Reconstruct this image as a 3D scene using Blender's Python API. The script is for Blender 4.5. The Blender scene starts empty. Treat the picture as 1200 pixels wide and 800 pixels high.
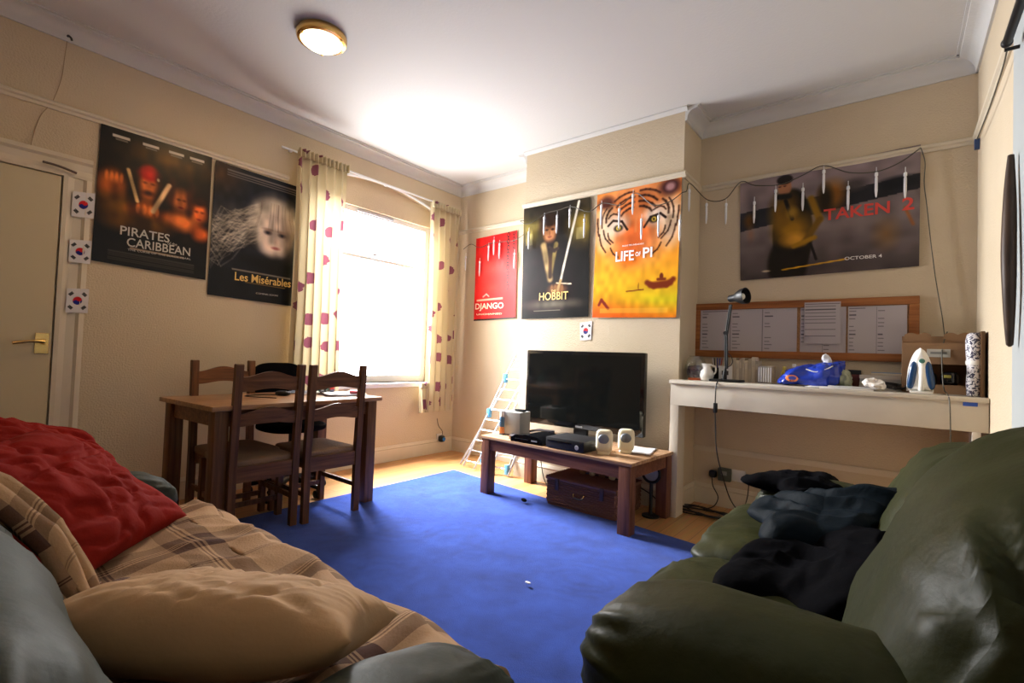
import bpy, bmesh, math, random
import numpy as np
from mathutils import Vector, Matrix, noise
random.seed(7)
PI = math.pi
C = bpy.context.scene.collection
sc = bpy.context.scene
# ------------------------------------------------------------------ camera, light, exposure
CX, CY, CZ = 3.9168, -3.9275, 1.0834
YAW, PITCH, ROLL, FPX = 0.6683, 0.0296, 0.0353, 568.9
_f = Vector((-math.sin(YAW)*math.cos(PITCH), math.cos(YAW)*math.cos(PITCH), math.sin(PITCH)))
_r = Vector((math.cos(YAW), math.sin(YAW), 0)); _u = _r.cross(_f)
_r, _u = _r*math.cos(ROLL)+_u*math.sin(ROLL), -_r*math.sin(ROLL)+_u*math.cos(ROLL)
cam = bpy.data.cameras.new('camera'); co = bpy.data.objects.new('camera', cam); C.objects.link(co)
M = Matrix((( _r.x, _u.x, -_f.x, CX), (_r.y, _u.y, -_f.y, CY), (_r.z, _u.z, -_f.z, CZ), (0,0,0,1)))
co.matrix_world = M
cam.sensor_width = 36; cam.lens = FPX*36/1200; cam.clip_start = .02
sc.camera = co
def at(px, py, ax, val):
    """the point of the plane ax=val that the photograph shows at a pixel"""
    d = _f + _r*((px-600)/FPX) - _u*((py-400)/FPX)
    i = 'xyz'.index(ax); t = (val-(CX, CY, CZ)[i])/d[i]
    return Vector((CX, CY, CZ)) + d*t

W_ROOM, H_ROOM, Y_BACK = 4.293, 2.97, -4.22
BR0, BR1, BRD = 1.223, 2.680, 0.386       # chimney breast
RAIL = 2.469

w = bpy.data.worlds.new('sky'); sc.world = w; w.use_nodes = True
nt = w.node_tree; nt.nodes.clear()
o_ = nt.nodes.new('ShaderNodeOutputWorld'); b_ = nt.nodes.new('ShaderNodeBackground')
b_.inputs[0].default_value = (1.0, .98, .95, 1); b_.inputs[1].default_value = 16.0
nt.links.new(b_.outputs[0], o_.inputs[0])
tcw = nt.nodes.new('ShaderNodeTexCoord'); sx_ = nt.nodes.new('ShaderNodeSeparateXYZ'); rw = nt.nodes.new('ShaderNodeMapRange')   # overcast sky over sunlit pale ground
rw.inputs['From Min'].default_value = -.08; rw.inputs['From Max'].default_value = .08; rw.inputs['To Min'].default_value = 52; rw.inputs['To Max'].default_value = 12
nt.links.new(tcw.outputs['Generated'], sx_.inputs[0]); nt.links.new(sx_.outputs['Z'], rw.inputs['Value']); nt.links.new(rw.outputs[0], b_.inputs[1])
def area(name, loc, rot, sx, sy, power, col, portal=False):
    l = bpy.data.lights.new(name, 'AREA'); l.shape = 'RECTANGLE'; l.size = sx; l.size_y = sy
    l.energy = power; l.color = col
    if portal: l.cycles.is_portal = True
    o = bpy.data.objects.new(name, l); C.objects.link(o); o.location = loc; o.rotation_euler = rot
    return o
area('window_portal', (-.20, -1.07, 1.6), (0, -PI/2, 0), 1.75, 1.45, 1, (1,1,1), True)
dl = area('daylight', (-.95, -1.02, 2.65), (0,0,0), 1.5, 1.8, 3100, (1.0,.98,.95))
dl.rotation_euler = (Vector((1.1,-.95,.2))-dl.location).to_track_quat('-Z','Y').to_euler()
l = bpy.data.lights.new('bulb', 'AREA'); l.shape = 'DISK'; l.size = .2; l.energy = 15; l.color = (1.0, .62, .26)
LP = at(377, 50, 'z', 2.92)
o = bpy.data.objects.new('bulb', l); C.objects.link(o); o.location = (LP.x, LP.y, 2.87)
sc.view_settings.view_transform = 'Standard'; sc.view_settings.look = 'None'
sc.view_settings.gamma = 1; sc.view_settings.use_curve_mapping = False
sc.view_settings.exposure = -0.72
try:
    sc.cycles.use_denoising = True; sc.cycles.max_bounces = 10; sc.cycles.diffuse_bounces = 6
    sc.cycles.transparent_max_bounces = 16; sc.cycles.sample_clamp_indirect = 6
    sc.cycles.caustics_reflective = False; sc.cycles.caustics_refractive = False
except Exception: pass

# ------------------------------------------------------------------ materials
def mat(name, col, rough=.6, metal=0, bump=0, bscale=40, var=0, vscale=6, spec=.5, coat=0, emis=None, estr=0,
        detail=4, sheen=0, bdist=.01):
    m = bpy.data.materials.new(name); m.use_nodes = True; n = m.node_tree; p = n.nodes['Principled BSDF']
    p.inputs['Base Color'].default_value = (*col, 1); p.inputs['Roughness'].default_value = rough
    p.inputs['Metallic'].default_value = metal; p.inputs['Specular IOR Level'].default_value = spec
    p.inputs['Coat Weight'].default_value = coat; p.inputs['Sheen Weight'].default_value = sheen
    if emis: p.inputs['Emission Color'].default_value = (*emis, 1); p.inputs['Emission Strength'].default_value = estr
    tc = n.nodes.new('ShaderNodeTexCoord')
    if bump:
        t = n.nodes.new('ShaderNodeTexNoise'); t.inputs['Scale'].default_value = bscale; t.inputs['Detail'].default_value = detail
        bn = n.nodes.new('ShaderNodeBump'); bn.inputs['Strength'].default_value = bump; bn.inputs['Distance'].default_value = bdist
        n.links.new(tc.outputs['Object'], t.inputs['Vector']); n.links.new(t.outputs['Fac'], bn.inputs['Height'])
        n.links.new(bn.outputs[0], p.inputs['Normal'])
    if var:
        t = n.nodes.new('ShaderNodeTexNoise'); t.inputs['Scale'].default_value = vscale; t.inputs['Detail'].default_value = 5
        r = n.nodes.new('ShaderNodeValToRGB')
        r.color_ramp.elements[0].position = .3; r.color_ramp.elements[1].position = .7
        r.color_ramp.elements[0].color = (*[max(0, c*(1-var)) for c in col], 1)
        r.color_ramp.elements[1].color = (*[min(1, c*(1+var)) for c in col], 1)
        n.links.new(tc.outputs['Object'], t.inputs['Vector']); n.links.new(t.outputs['Fac'], r.inputs[0])
        n.links.new(r.outputs[0], p.inputs['Base Color'])
    return m
def wood(name, c1, c2, rough=.45, axis=0, scale=9):
    m = bpy.data.materials.new(name); m.use_nodes = True; n = m.node_tree; p = n.nodes['Principled BSDF']
    tc = n.nodes.new('ShaderNodeTexCoord'); mp = n.nodes.new('ShaderNodeMapping')
    s = [scale*2.2]*3; s[axis] = scale*.12; mp.inputs['Scale'].default_value = s
    t = n.nodes.new('ShaderNodeTexNoise'); t.inputs['Scale'].default_value = 2.2; t.inputs['Detail'].default_value = 8
    t.inputs['Distortion'].default_value = .6
    r = n.nodes.new('ShaderNodeValToRGB'); r.color_ramp.elements[0].position = .32; r.color_ramp.elements[1].position = .7
    r.color_ramp.elements[0].color = (*c1, 1); r.color_ramp.elements[1].color = (*c2, 1)
    n.links.new(tc.outputs['Object'], mp.inputs[0]); n.links.new(mp.outputs[0], t.inputs['Vector'])
    n.links.new(t.outputs['Fac'], r.inputs[0]); n.links.new(r.outputs[0], p.inputs['Base Color'])
    p.inputs['Roughness'].default_value = rough+.08; p.inputs['Specular IOR Level'].default_value = .25
    b = n.nodes.new('ShaderNodeBump'); b.inputs['Strength'].default_value = .15; b.inputs['Distance'].default_value = .003
    n.links.new(t.outputs['Fac'], b.inputs['Height']); n.links.new(b.outputs[0], p.inputs['Normal'])
    return m
def wallpaper():
    m = mat('woodchip_wallpaper', (.54, .45, .32), .75, bump=.6, bscale=95, bdist=.006, detail=6, spec=.25)
    n = m.node_tree; p = n.nodes['Principled BSDF']
    tc = n.nodes.new('ShaderNodeTexCoord')
    t = n.nodes.new('ShaderNodeTexNoise'); t.inputs['Scale'].default_value = 1.3; t.inputs['Detail'].default_value = 6
    r = n.nodes.new('ShaderNodeValToRGB'); r.color_ramp.elements[0].position = .35; r.color_ramp.elements[1].position = .65
    r.color_ramp.elements[0].color = (.53, .44, .31, 1); r.color_ramp.elements[1].color = (.57, .475, .345, 1)
    n.links.new(tc.outputs['Object'], t.inputs['Vector']); n.links.new(t.outputs['Fac'], r.inputs[0])
    n.links.new(r.outputs[0], p.inputs['Base Color'])
    return m
def planks():
    m = bpy.data.materials.new('laminate_floor'); m.use_nodes = True; n = m.node_tree; p = n.nodes['Principled BSDF']
    tc = n.nodes.new('ShaderNodeTexCoord'); mp = n.nodes.new('ShaderNodeMapping'); mp.inputs['Rotation'].default_value = (0,0,PI/2)
    b = n.nodes.new('ShaderNodeTexBrick'); b.inputs['Scale'].default_value = 1; b.inputs['Brick Width'].default_value = .9
    b.inputs['Row Height'].default_value = .095; b.inputs['Mortar Size'].default_value = .0015
    b.inputs['Color1'].default_value = (.40, .20, .07, 1); b.inputs['Color2'].default_value = (.52, .28, .11, 1)
    b.inputs['Mortar'].default_value = (.14, .06, .02, 1)
    mp2 = n.nodes.new('ShaderNodeMapping'); mp2.inputs['Scale'].default_value = (22, 1.2, 1)
    t = n.nodes.new('ShaderNodeTexNoise'); t.inputs['Scale'].default_value = 2; t.inputs['Detail'].default_value = 6
    mx = n.nodes.new('ShaderNodeMixRGB'); mx.blend_type = 'OVERLAY'; mx.inputs[0].default_value = .35
    n.links.new(tc.outputs['Object'], mp.inputs[0]); n.links.new(mp.outputs[0], b.inputs['Vector'])
    n.links.new(tc.outputs['Object'], mp2.inputs[0]); n.links.new(mp2.outputs[0], t.inputs['Vector'])
    n.links.new(b.outputs['Color'], mx.inputs[1]); n.links.new(t.outputs['Color'], mx.inputs[2])
    n.links.new(mx.outputs[0], p.inputs['Base Color']); p.inputs['Roughness'].default_value = .38
    return m
def carpet():
    m = mat('blue_rug_pile', (.018, .075, .47), .95, bump=.8, bscale=350, bdist=.006, sheen=.12, spec=.12)
    n = m.node_tree; p = n.nodes['Principled BSDF']; tc = n.nodes.new('ShaderNodeTexCoord')
    t = n.nodes.new('ShaderNodeTexNoise'); t.inputs['Scale'].default_value = 5; t.inputs['Detail'].default_value = 9; t.inputs['Roughness'].default_value = .7
    wv = n.nodes.new('ShaderNodeTexVoronoi'); wv.inputs['Scale'].default_value = 3.2; wv.feature = 'SMOOTH_F1'
    sn = n.nodes.new('ShaderNodeMath'); sn.operation = 'MULTIPLY'; sn.inputs[1].default_value = 42
    s2 = n.nodes.new('ShaderNodeMath'); s2.operation = 'SINE'
    s3 = n.nodes.new('ShaderNodeMath'); s3.operation = 'MULTIPLY_ADD'; s3.inputs[1].default_value = .035
    r = n.nodes.new('ShaderNodeValToRGB'); r.color_ramp.elements[0].position = .3; r.color_ramp.elements[1].position = .72
    r.color_ramp.elements[0].color = (.008, .030, .19, 1); r.color_ramp.elements[1].color = (.020, .065, .36, 1)
    n.links.new(tc.outputs['Object'], t.inputs['Vector']); n.links.new(tc.outputs['Object'], wv.inputs['Vector'])
    n.links.new(wv.outputs['Distance'], sn.inputs[0]); n.links.new(sn.outputs[0], s2.inputs[0]); n.links.new(s2.outputs[0], s3.inputs[0])
    n.links.new(t.outputs['Fac'], s3.inputs[2]); n.links.new(s3.outputs[0], r.inputs[0]); n.links.new(r.outputs[0], p.inputs['Base Color'])
    return m
def leather(name, c, c2, rough=.38):
    m = mat(name, c, rough, bump=.35, bscale=9, bdist=.02, detail=9, spec=.13)
    n = m.node_tree; p = n.nodes['Principled BSDF']; tc = n.nodes.new('ShaderNodeTexCoord')
    t = n.nodes.new('ShaderNodeTexNoise'); t.inputs['Scale'].default_value = 3.5; t.inputs['Detail'].default_value = 8
    r = n.nodes.new('ShaderNodeValToRGB'); r.color_ramp.elements[0].position = .35; r.color_ramp.elements[1].position = .7
    r.color_ramp.elements[0].color = (*c, 1); r.color_ramp.elements[1].color = (*c2, 1)
    n.links.new(tc.outputs['Object'], t.inputs['Vector']); n.links.new(t.outputs['Fac'], r.inputs[0]); n.links.new(r.outputs[0], p.inputs['Base Color'])
    w1 = n.nodes.new('ShaderNodeTexNoise'); w1.noise_type = 'RIDGED_MULTIFRACTAL'; w1.inputs['Scale'].default_value = 2.6
    w1.inputs['Detail'].default_value = 5; w1.inputs['Distortion'].default_value = 1.4
    mp = n.nodes.new('ShaderNodeMapping'); mp.inputs['Scale'].default_value = (1.0, .55, 1.5); mp.inputs['Rotation'].default_value = (.3,.2,.5)
    b2 = n.nodes.new('ShaderNodeBump'); b2.inputs['Strength'].default_value = .30; b2.inputs['Distance'].default_value = .012
    old = p.inputs['Normal'].links[0].from_socket
    n.links.new(tc.outputs['Object'], mp.inputs[0]); n.links.new(mp.outputs[0], w1.inputs['Vector']); n.links.new(w1.outputs['Fac'], b2.inputs['Height'])
    n.links.new(old, b2.inputs['Normal']); n.links.new(b2.outputs[0], p.inputs['Normal'])
    return m
def cloth_trans(name):
    """curtain fabric: cream with scattered purple flowers, lets some light through"""
    m = bpy.data.materials.new(name); m.use_nodes = True; n = m.node_tree; p = n.nodes['Principled BSDF']
    out = n.nodes['Material Output']
    uv = n.nodes.new('ShaderNodeTexCoord'); mp = n.nodes.new('ShaderNodeMapping'); mp.inputs['Scale'].default_value = (4.0, 4.0, 1)
    v = n.nodes.new('ShaderNodeTexVoronoi'); v.inputs['Scale'].default_value = 1; v.voronoi_dimensions = '2D'; v.inputs['Randomness'].default_value = .55
    no = n.nodes.new('ShaderNodeTexNoise'); no.inputs['Scale'].default_value = 9
    ad = n.nodes.new('ShaderNodeMath'); ad.operation = 'MULTIPLY_ADD'; ad.inputs[1].default_value = .16
    lt = n.nodes.new('ShaderNodeMath'); lt.operation = 'LESS_THAN'; lt.inputs[1].default_value = .27
    sp = n.nodes.new('ShaderNodeSeparateColor'); g = n.nodes.new('ShaderNodeMath'); g.operation = 'GREATER_THAN'; g.inputs[1].default_value = .30
    ml = n.nodes.new('ShaderNodeMath'); ml.operation = 'MULTIPLY'
    mx = n.nodes.new('ShaderNodeMixRGB'); mx.inputs[1].default_value = (.56, .475, .30, 1); mx.inputs[2].default_value = (.20, .06, .09, 1)
    n.links.new(uv.outputs['UV'], mp.inputs[0]); n.links.new(mp.outputs[0], v.inputs['Vector']); n.links.new(mp.outputs[0], no.inputs['Vector'])
    n.links.new(no.outputs['Fac'], ad.inputs[0]); n.links.new(v.outputs['Distance'], ad.inputs[2]); n.links.new(ad.outputs[0], lt.inputs[0])
    n.links.new(v.outputs['Color'], sp.inputs[0]); n.links.new(sp.outputs[0], g.inputs[0])
    n.links.new(lt.outputs[0], ml.inputs[0]); n.links.new(g.outputs[0], ml.inputs[1]); n.links.new(ml.outputs[0], mx.inputs[0])
    n.links.new(mx.outputs[0], p.inputs['Base Color']); p.inputs['Roughness'].default_value = .85
    tr = n.nodes.new('ShaderNodeBsdfTranslucent'); n.links.new(mx.outputs[0], tr.inputs[0])
    ms = n.nodes.new('ShaderNodeMixShader'); ms.inputs[0].default_value = .11
    n.links.new(p.outputs[0], ms.inputs[1]); n.links.new(tr.outputs[0], ms.inputs[2]); n.links.new(ms.outputs[0], out.inputs[0])
    return m
def plaid():
    m = mat('plaid_throw_cloth', (.5, .36, .24), .9, bump=.35, bscale=160, bdist=.004, spec=.1)
    n = m.node_tree; p = n.nodes['Principled BSDF']; uv = n.nodes.new('ShaderNodeTexCoord'); sp = n.nodes.new('ShaderNodeSeparateXYZ')
    n.links.new(uv.outputs['UV'], sp.inputs[0])
    def bands(sock, per, off, widths):
        """periodic stripes: 1 where a stripe runs"""
        a = n.nodes.new('ShaderNodeMath'); a.operation = 'MULTIPLY_ADD'; a.inputs[1].default_value = 1/per; a.inputs[2].default_value = off
        fr = n.nodes.new('ShaderNodeMath'); fr.operation = 'FRACT'; n.links.new(sock, a.inputs[0]); n.links.new(a.outputs[0], fr.inputs[0])
        r = n.nodes.new('ShaderNodeValToRGB'); r.color_ramp.interpolation = 'CONSTANT'
        el = r.color_ramp.elements; el[0].position = 0; el[0].color = (0,0,0,1); el[1].position = .999; el[1].color = (0,0,0,1)
        for s, e, v in widths:
            x = el.new(s); x.color = (v,v,v,1); x = el.new(e); x.color = (0,0,0,1)
        n.links.new(fr.outputs[0], r.inputs[0]); return r.outputs[0]
    wd = [(.10,.22,.55), (.235,.25,.9), (.265,.28,.9), (.30,.42,.75), (.70,.715,.55), (.73,.745,.55)]
    A = bands(sp.outputs[0], .36, .1, wd); B = bands(sp.outputs[1], .36, .35, wd)
    ad = n.nodes.new('ShaderNodeMixRGB'); ad.blend_type = 'ADD'; ad.inputs[0].default_value = 1
    n.links.new(A, ad.inputs[1]); n.links.new(B, ad.inputs[2])
    s2 = n.nodes.new('ShaderNodeMath'); s2.operation = 'MULTIPLY'; s2.inputs[1].default_value = .72
    sep = n.nodes.new('ShaderNodeSeparateColor'); n.links.new(ad.outputs[0], sep.inputs[0]); n.links.new(sep.outputs[0], s2.inputs[0])
    mx = n.nodes.new('ShaderNodeMixRGB'); mx.inputs[1].default_value = (.43, .27, .15, 1); mx.inputs[2].default_value = (.060, .026, .016, 1)
    n.links.new(s2.outputs[0], mx.inputs[0]); n.links.new(mx.outputs[0], p.inputs['Base Color'])
    return m
def vcol(name, rough=.35, spec=.5):
    m = mat(name, (1,1,1), rough, spec=.25); n = m.node_tree
    a = n.nodes.new('ShaderNodeVertexColor'); a.layer_name = 'print'
    n.links.new(a.outputs[0], n.nodes['Principled BSDF'].inputs['Base Color']); return m
def glass(name, tint=(1,1,1), gl=.06):
    m = bpy.data.materials.new(name); m.use_nodes = True; n = m.node_tree; n.nodes.clear()
    o = n.nodes.new('ShaderNodeOutputMaterial'); t = n.nodes.new('ShaderNodeBsdfTransparent'); t.inputs[0].default_value = (*tint, 1)
    g = n.nodes.new('ShaderNodeBsdfGlossy'); g.inputs['Roughness'].default_value = .03; mx = n.nodes.new('ShaderNodeMixShader')
    mx.inputs[0].default_value = gl
    n.links.new(t.outputs[0], mx.inputs[1]); n.links.new(g.outputs[0], mx.inputs[2]); n.links.new(mx.outputs[0], o.inputs[0]); return m

WALL = wallpaper()
CEIL = mat('ceiling_paint', (.56,.555,.54), .8, bump=.3, bscale=60, bdist=.004)
TRIM = mat('cream_gloss_trim', (.58,.51,.39), .4, var=.04)
DOORM = mat('cream_door_paint', (.52,.44,.28), .4, bump=.1, bscale=20)
SHELFP = mat('shelf_white_paint', (.55,.50,.42), .45, var=.05)
UPVC = mat('white_upvc', (.85,.87,.9), .3)
FLOOR = planks(); RUG = carpet()
DARKW = wood('dark_stained_pine', (.070,.026,.009), (.17,.070,.026), .38, 2)
DARKWX = wood('dark_pine_lengthways', (.078,.029,.010), (.20,.082,.030), .35, 1)
TABLEW = wood('table_top_pine', (.22,.11,.05), (.40,.22,.11), .3, 1)
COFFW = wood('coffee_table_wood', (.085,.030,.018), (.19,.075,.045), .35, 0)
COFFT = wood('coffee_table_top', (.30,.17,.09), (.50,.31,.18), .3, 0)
OAKF = wood('noticeboard_frame_wood', (.20,.065,.018), (.34,.13,.04), .4, 0)
SEATM = mat('seat_pad_rush', (.20,.12,.07), .8, bump=.4, bscale=80, var=.15)
GREEN_DIM = leather('green_leather_shaded', (.016,.019,.004), (.028,.031,.008), .48)  # shaded copy of the suite's leather, dimness put into the colour
GREEN_LIT = leather('green_leather_lit', (.032,.038,.028), (.052,.059,.045), .58)  # lit copy of the same leather, light painted in as a paler grey green
CURT = cloth_trans('flowered_curtain_cloth')
PLAID = plaid()
RED = mat('red_cotton', (.25,.014,.009), .85, bump=.25, bscale=120, bdist=.003, var=.1, spec=.08)
BEIGE = mat('beige_cotton', (.50,.31,.16), .85, bump=.2, bscale=90, bdist=.003, var=.05, spec=.2)
BLACKC = mat('black_jacket_cloth', (.003,.003,.004), .9, bump=.5, bscale=26, bdist=.008, spec=.02)
NAVYC = mat('dark_teal_jacket_nylon', (.004,.008,.012), .65, bump=.5, bscale=18, bdist=.010, spec=.05)
BLACKP = mat('black_plastic', (.010,.010,.011), .45, spec=.3)
GLOSSB = mat('glossy_black_plastic', (.006,.006,.007), .08)
SCREEN = mat('tv_screen_glass', (.005,.006,.006), .10, spec=.35)
WHITE = mat('white_plastic', (.75,.74,.70), .35)
PAPER = mat('white_paper', (.72,.70,.70), .7)
CREAMP = mat('cream_speaker_plastic', (.72,.66,.48), .35)
METAL = mat('brushed_aluminium', (.62,.64,.67), .3, metal=.8)
BRASS = mat('brass', (.75,.48,.16), .25, metal=1)
CARD = mat('brown_cardboard', (.22,.12,.055), .8, var=.1)
BLUEB = mat('blue_plastic_bag', (.01,.035,.33), .25, bump=.6, bscale=14, bdist=.02)
WICK = mat('dark_wicker', (.20,.085,.050), .6)
CLEAR = glass('clear_glass', (.95,.97,.97), .08)
PANE = glass('window_glass', (.97,.98,1.0), .05)
INK = mat('black_ink', (.02,.02,.02), .6)

# ------------------------------------------------------------------ helpers
def bm_new(): return bmesh.new()
def bx(bm, x0, x1, y0, y1, z0, z1, bev=0, rot=None, piv=None):
    t = bmesh.new(); bmesh.ops.create_cube(t, size=1)
    for v in t.verts: v.co = Vector(((x0+x1)/2+v.co.x*(x1-x0), (y0+y1)/2+v.co.y*(y1-y0), (z0+z1)/2+v.co.z*(z1-z0)))
    if bev: bmesh.ops.bevel(t, geom=list(t.edges), offset=bev, segments=2, profile=.6, affect='EDGES')
    if rot is not None:
        p = Vector(piv) if piv is not None else Vector(((x0+x1)/2, (y0+y1)/2, (z0+z1)/2))
        for v in t.verts: v.co = rot @ (v.co-p) + p
    me = bpy.data.meshes.new('t'); t.to_mesh(me); t.free(); bm.from_mesh(me); bpy.data.meshes.remove(me); return bm
def smooth_path(pts, k=6):
    pts = [Vector(p) for p in pts]; out = []
    n = len(pts)
    for i in range(n-1):
        p0, p1, p2, p3 = pts[max(i-1,0)], pts[i], pts[i+1], pts[min(i+2,n-1)]
        for j in range(k):
            t = j/k
            out.append(.5*((2*p1)+(p2-p0)*t+(2*p0-5*p1+4*p2-p3)*t*t+(3*p1-p0-3*p2+p3)*t**3))
    out.append(pts[-1]); return out
def tube(bm, pts, r, n=8, cap=True):
    pts = [Vector(p) for p in pts]; rings = []
    rr = r if isinstance(r, (list, tuple)) else [r]*len(pts)
    prev = None
    for i, p in enumerate(pts):
        d = (pts[min(i+1, len(pts)-1)]-pts[max(i-1, 0)])
        if d.length < 1e-9: d = Vector((0,0,1))
        d.normalize()
        a = prev if prev is not None else (Vector((0,0,1)) if abs(d.z) < .9 else Vector((1,0,0)))
        s = d.cross(a).normalized() if prev is None else (prev - d*prev.dot(d)).normalized()
        prev = s; t = d.cross(s)
        rings.append([bm.verts.new(p+(s*math.cos(2*PI*k/n)+t*math.sin(2*PI*k/n))*rr[i]) for k in range(n)])
    for a, b in zip(rings, rings[1:]):
        for k in range(n): bm.faces.new((a[k], a[(k+1)%n], b[(k+1)%n], b[k]))
    if cap:
        bm.faces.new(rings[0][::-1]); bm.faces.new(rings[-1])
    return bm
def lathe(bm, prof, c=(0,0,0), n=24, axis='z'):
    rings = []
    for r, h in prof:
        ring = []
        for k in range(n):
            a = 2*PI*k/n; x, y = r*math.cos(a), r*math.sin(a)
            v = {'z': (x,y,h), 'x': (h,x,y), 'y': (x,h,y)}[axis]
            ring.append(bm.verts.new(Vector(c)+Vector(v)))
        rings.append(ring)
    for a, b in zip(rings, rings[1:]):
        for k in range(n): bm.faces.new((a[k], a[(k+1)%n], b[(k+1)%n], b[k]))
    bm.faces.new(rings[0][::-1]); bm.faces.new(rings[-1]); return bm
def prism(bm, outline, d0, d1, plane='xz'):
    """outline in a plane, extruded along the third axis from d0 to d1"""
    def P(a, b, d): return {'xz': (a,d,b), 'yz': (d,a,b), 'xy': (a,b,d)}[plane]
    A = [bm.verts.new(P(a,b,d0)) for a,b in outline]; B = [bm.verts.new(P(a,b,d1)) for a,b in outline]
    n = len(outline); bm.faces.new(A); bm.faces.new(B[::-1])
    for i in range(n): bm.faces.new((A[(i+1)%n], A[i], B[i], B[(i+1)%n]))
    return bm
def obj(name, bm, m, parent=None, smooth=None, loc=None):
    bmesh.ops.recalc_face_normals(bm, faces=bm.faces)
    me = bpy.data.meshes.new(name); bm.to_mesh(me); bm.free()
    for mm in (m if isinstance(m, (list, tuple)) else [m]): me.materials.append(mm)
    if smooth is not None and len(me.polygons):
        me.polygons.foreach_set('use_smooth', [True]*len(me.polygons))
        if smooth < 180: me.set_sharp_from_angle(angle=math.radians(smooth))
    o = bpy.data.objects.new(name, me); C.objects.link(o)
    if parent is not None: o.parent = parent
    if loc is not None: o.location = loc
    return o
def tag(o, label, cat, group=None, kind=None):
    o['label'] = label; o['category'] = cat
    if group: o['group'] = group
    if kind: o['kind'] = kind
    return o
def thing(name, label, cat, loc=(0,0,0), rotz=0, group=None):
    o = bpy.data.objects.new(name, None); C.objects.link(o); o.location = loc; o.rotation_euler = (0,0,rotz)
    return tag(o, label, cat, group)
def struct(name, bm, m, parent=None, smooth=None):
    o = obj(name, bm, m, parent, smooth)
    if parent is None: o['kind'] = 'structure'
    return o
def dup(root, loc, rotz, label=None):
    r = root.copy(); C.objects.link(r); r.location = loc; r.rotation_euler = (0,0,rotz)
    if label: r['label'] = label
    for ch in list(root.children):
        c = ch.copy(); C.objects.link(c); c.parent = r
        for g in ch.children:
            d = g.copy(); C.objects.link(d); d.parent = c
    return r
def spw(v, e): return math.copysign(abs(v)**e, v)
def puff(size, loc, rot=(0,0,0), e=.45, e2=.45, nu=72, nv=44, nz=.02, ns=4, seed=0, fn=None, res=None):
    """a stuffed rounded box: superquadric with noise; fn(p) may move each vertex in local space"""
    bm = bmesh.new(); R = __import__('mathutils').Euler(rot).to_matrix(); L = Vector(loc); rows = []
    def mk(a, b):
        ca = spw(math.cos(a), e); x = ca*spw(math.cos(b), e2); y = ca*spw(math.sin(b), e2); z = spw(math.sin(a), e)
        p = Vector((x*size[0]/2, y*size[1]/2, z*size[2]/2))
        d = noise.noise(p*ns+Vector((seed,seed*.7,0)))*nz + noise.noise(p*ns*2.7+Vector((0,seed,5)))*nz*.45
        nn = Vector((x,y,z)); nn.normalize(); p = p+nn*d
        if fn: p = fn(p)
        return bm.verts.new(R @ p + L)
    # even spacing along the superquadric
    for i in range(1, nv):
        a = -PI/2+PI*i/nv
        rows.append([mk(a, 2*PI*k/nu) for k in range(nu)])
    s, t = mk(-PI/2, 0), mk(PI/2, 0)
    for A, B in zip(rows, rows[1:]):
        for k in range(nu): bm.faces.new((A[k], A[(k+1)%nu], B[(k+1)%nu], B[k]))
    for k in range(nu):
        bm.faces.new((s, rows[0][(k+1)%nu], rows[0][k])); bm.faces.new((t, rows[-1][k], rows[-1][(k+1)%nu]))
    return bm
def grid(nu, nv, fn, thick=0, uvs=None):
    """a surface fn(u,v) -> point with UVs in metres or 0..1; optional thickness"""
    bm = bmesh.new(); uvl = bm.loops.layers.uv.new('UVMap'); V = []; U = {}
    for j in range(nv+1):
        row = []
        for i in range(nu+1):
            u, v = i/nu, j/nv; x = bm.verts.new(fn(u, v)); row.append(x); U[x] = (u*(uvs[0] if uvs else 1), v*(uvs[1] if uvs else 1))
        V.append(row)
    for j in range(nv):
        for i in range(nu):
            f = bm.faces.new((V[j][i], V[j][i+1], V[j+1][i+1], V[j+1][i]))
            for lp in f.loops: lp[uvl].uv = U[lp.vert]
    return bm
def solid(o, t):
    m = o.modifiers.new('solid', 'SOLIDIFY'); m.thickness = t; m.offset = 0; return o
def text(name, s, m, parent, loc, rot, height, width=None, bold=.0, shear=0, align='CENTER', depth=.0006, space=1):
    cu = bpy.data.curves.new(name, 'FONT'); cu.body = s; cu.size = 1; cu.align_x = align; cu.offset = bold; cu.shear = shear
    cu.resolution_u = 3; cu.space_character = space
    t = bpy.data.objects.new(name, cu); C.objects.link(t)
    bpy.context.view_layer.update()
    me = bpy.data.meshes.new_from_object(t.evaluated_get(bpy.context.evaluated_depsgraph_get()))
    bpy.data.objects.remove(t); bpy.data.curves.remove(cu)
    n = len(me.vertices); a = np.empty(n*3); me.vertices.foreach_get('co', a); a = a.reshape(-1,3)
    hy = a[:,1].max()-a[:,1].min(); wx = a[:,0].max()-a[:,0].min()
    cx = (a[:,0].max()+a[:,0].min())/2; cy = (a[:,1].max()+a[:,1].min())/2
    sy = height/hy; sx = (width/wx) if width else sy
    a[:,0] = (a[:,0]-cx)*sx; a[:,1] = (a[:,1]-cy)*sy; a[:,2] = 0
    me.vertices.foreach_set('co', a.ravel()); me.name = name; me.materials.clear(); me.materials.append(m)
    o = bpy.data.objects.new(name, me); C.objects.link(o); o.parent = parent; o.location = loc; o.rotation_euler = rot
    return o

# ------------------------------------------------------------------ room
T = .12
struct('floor', bx(bm_new(), -T, W_ROOM+T, Y_BACK-T, T, -.1, 0), FLOOR)
struct('ceiling', bx(bm_new(), -T, W_ROOM+T, Y_BACK-T, T, H_ROOM, H_ROOM+.1), CEIL)
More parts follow.
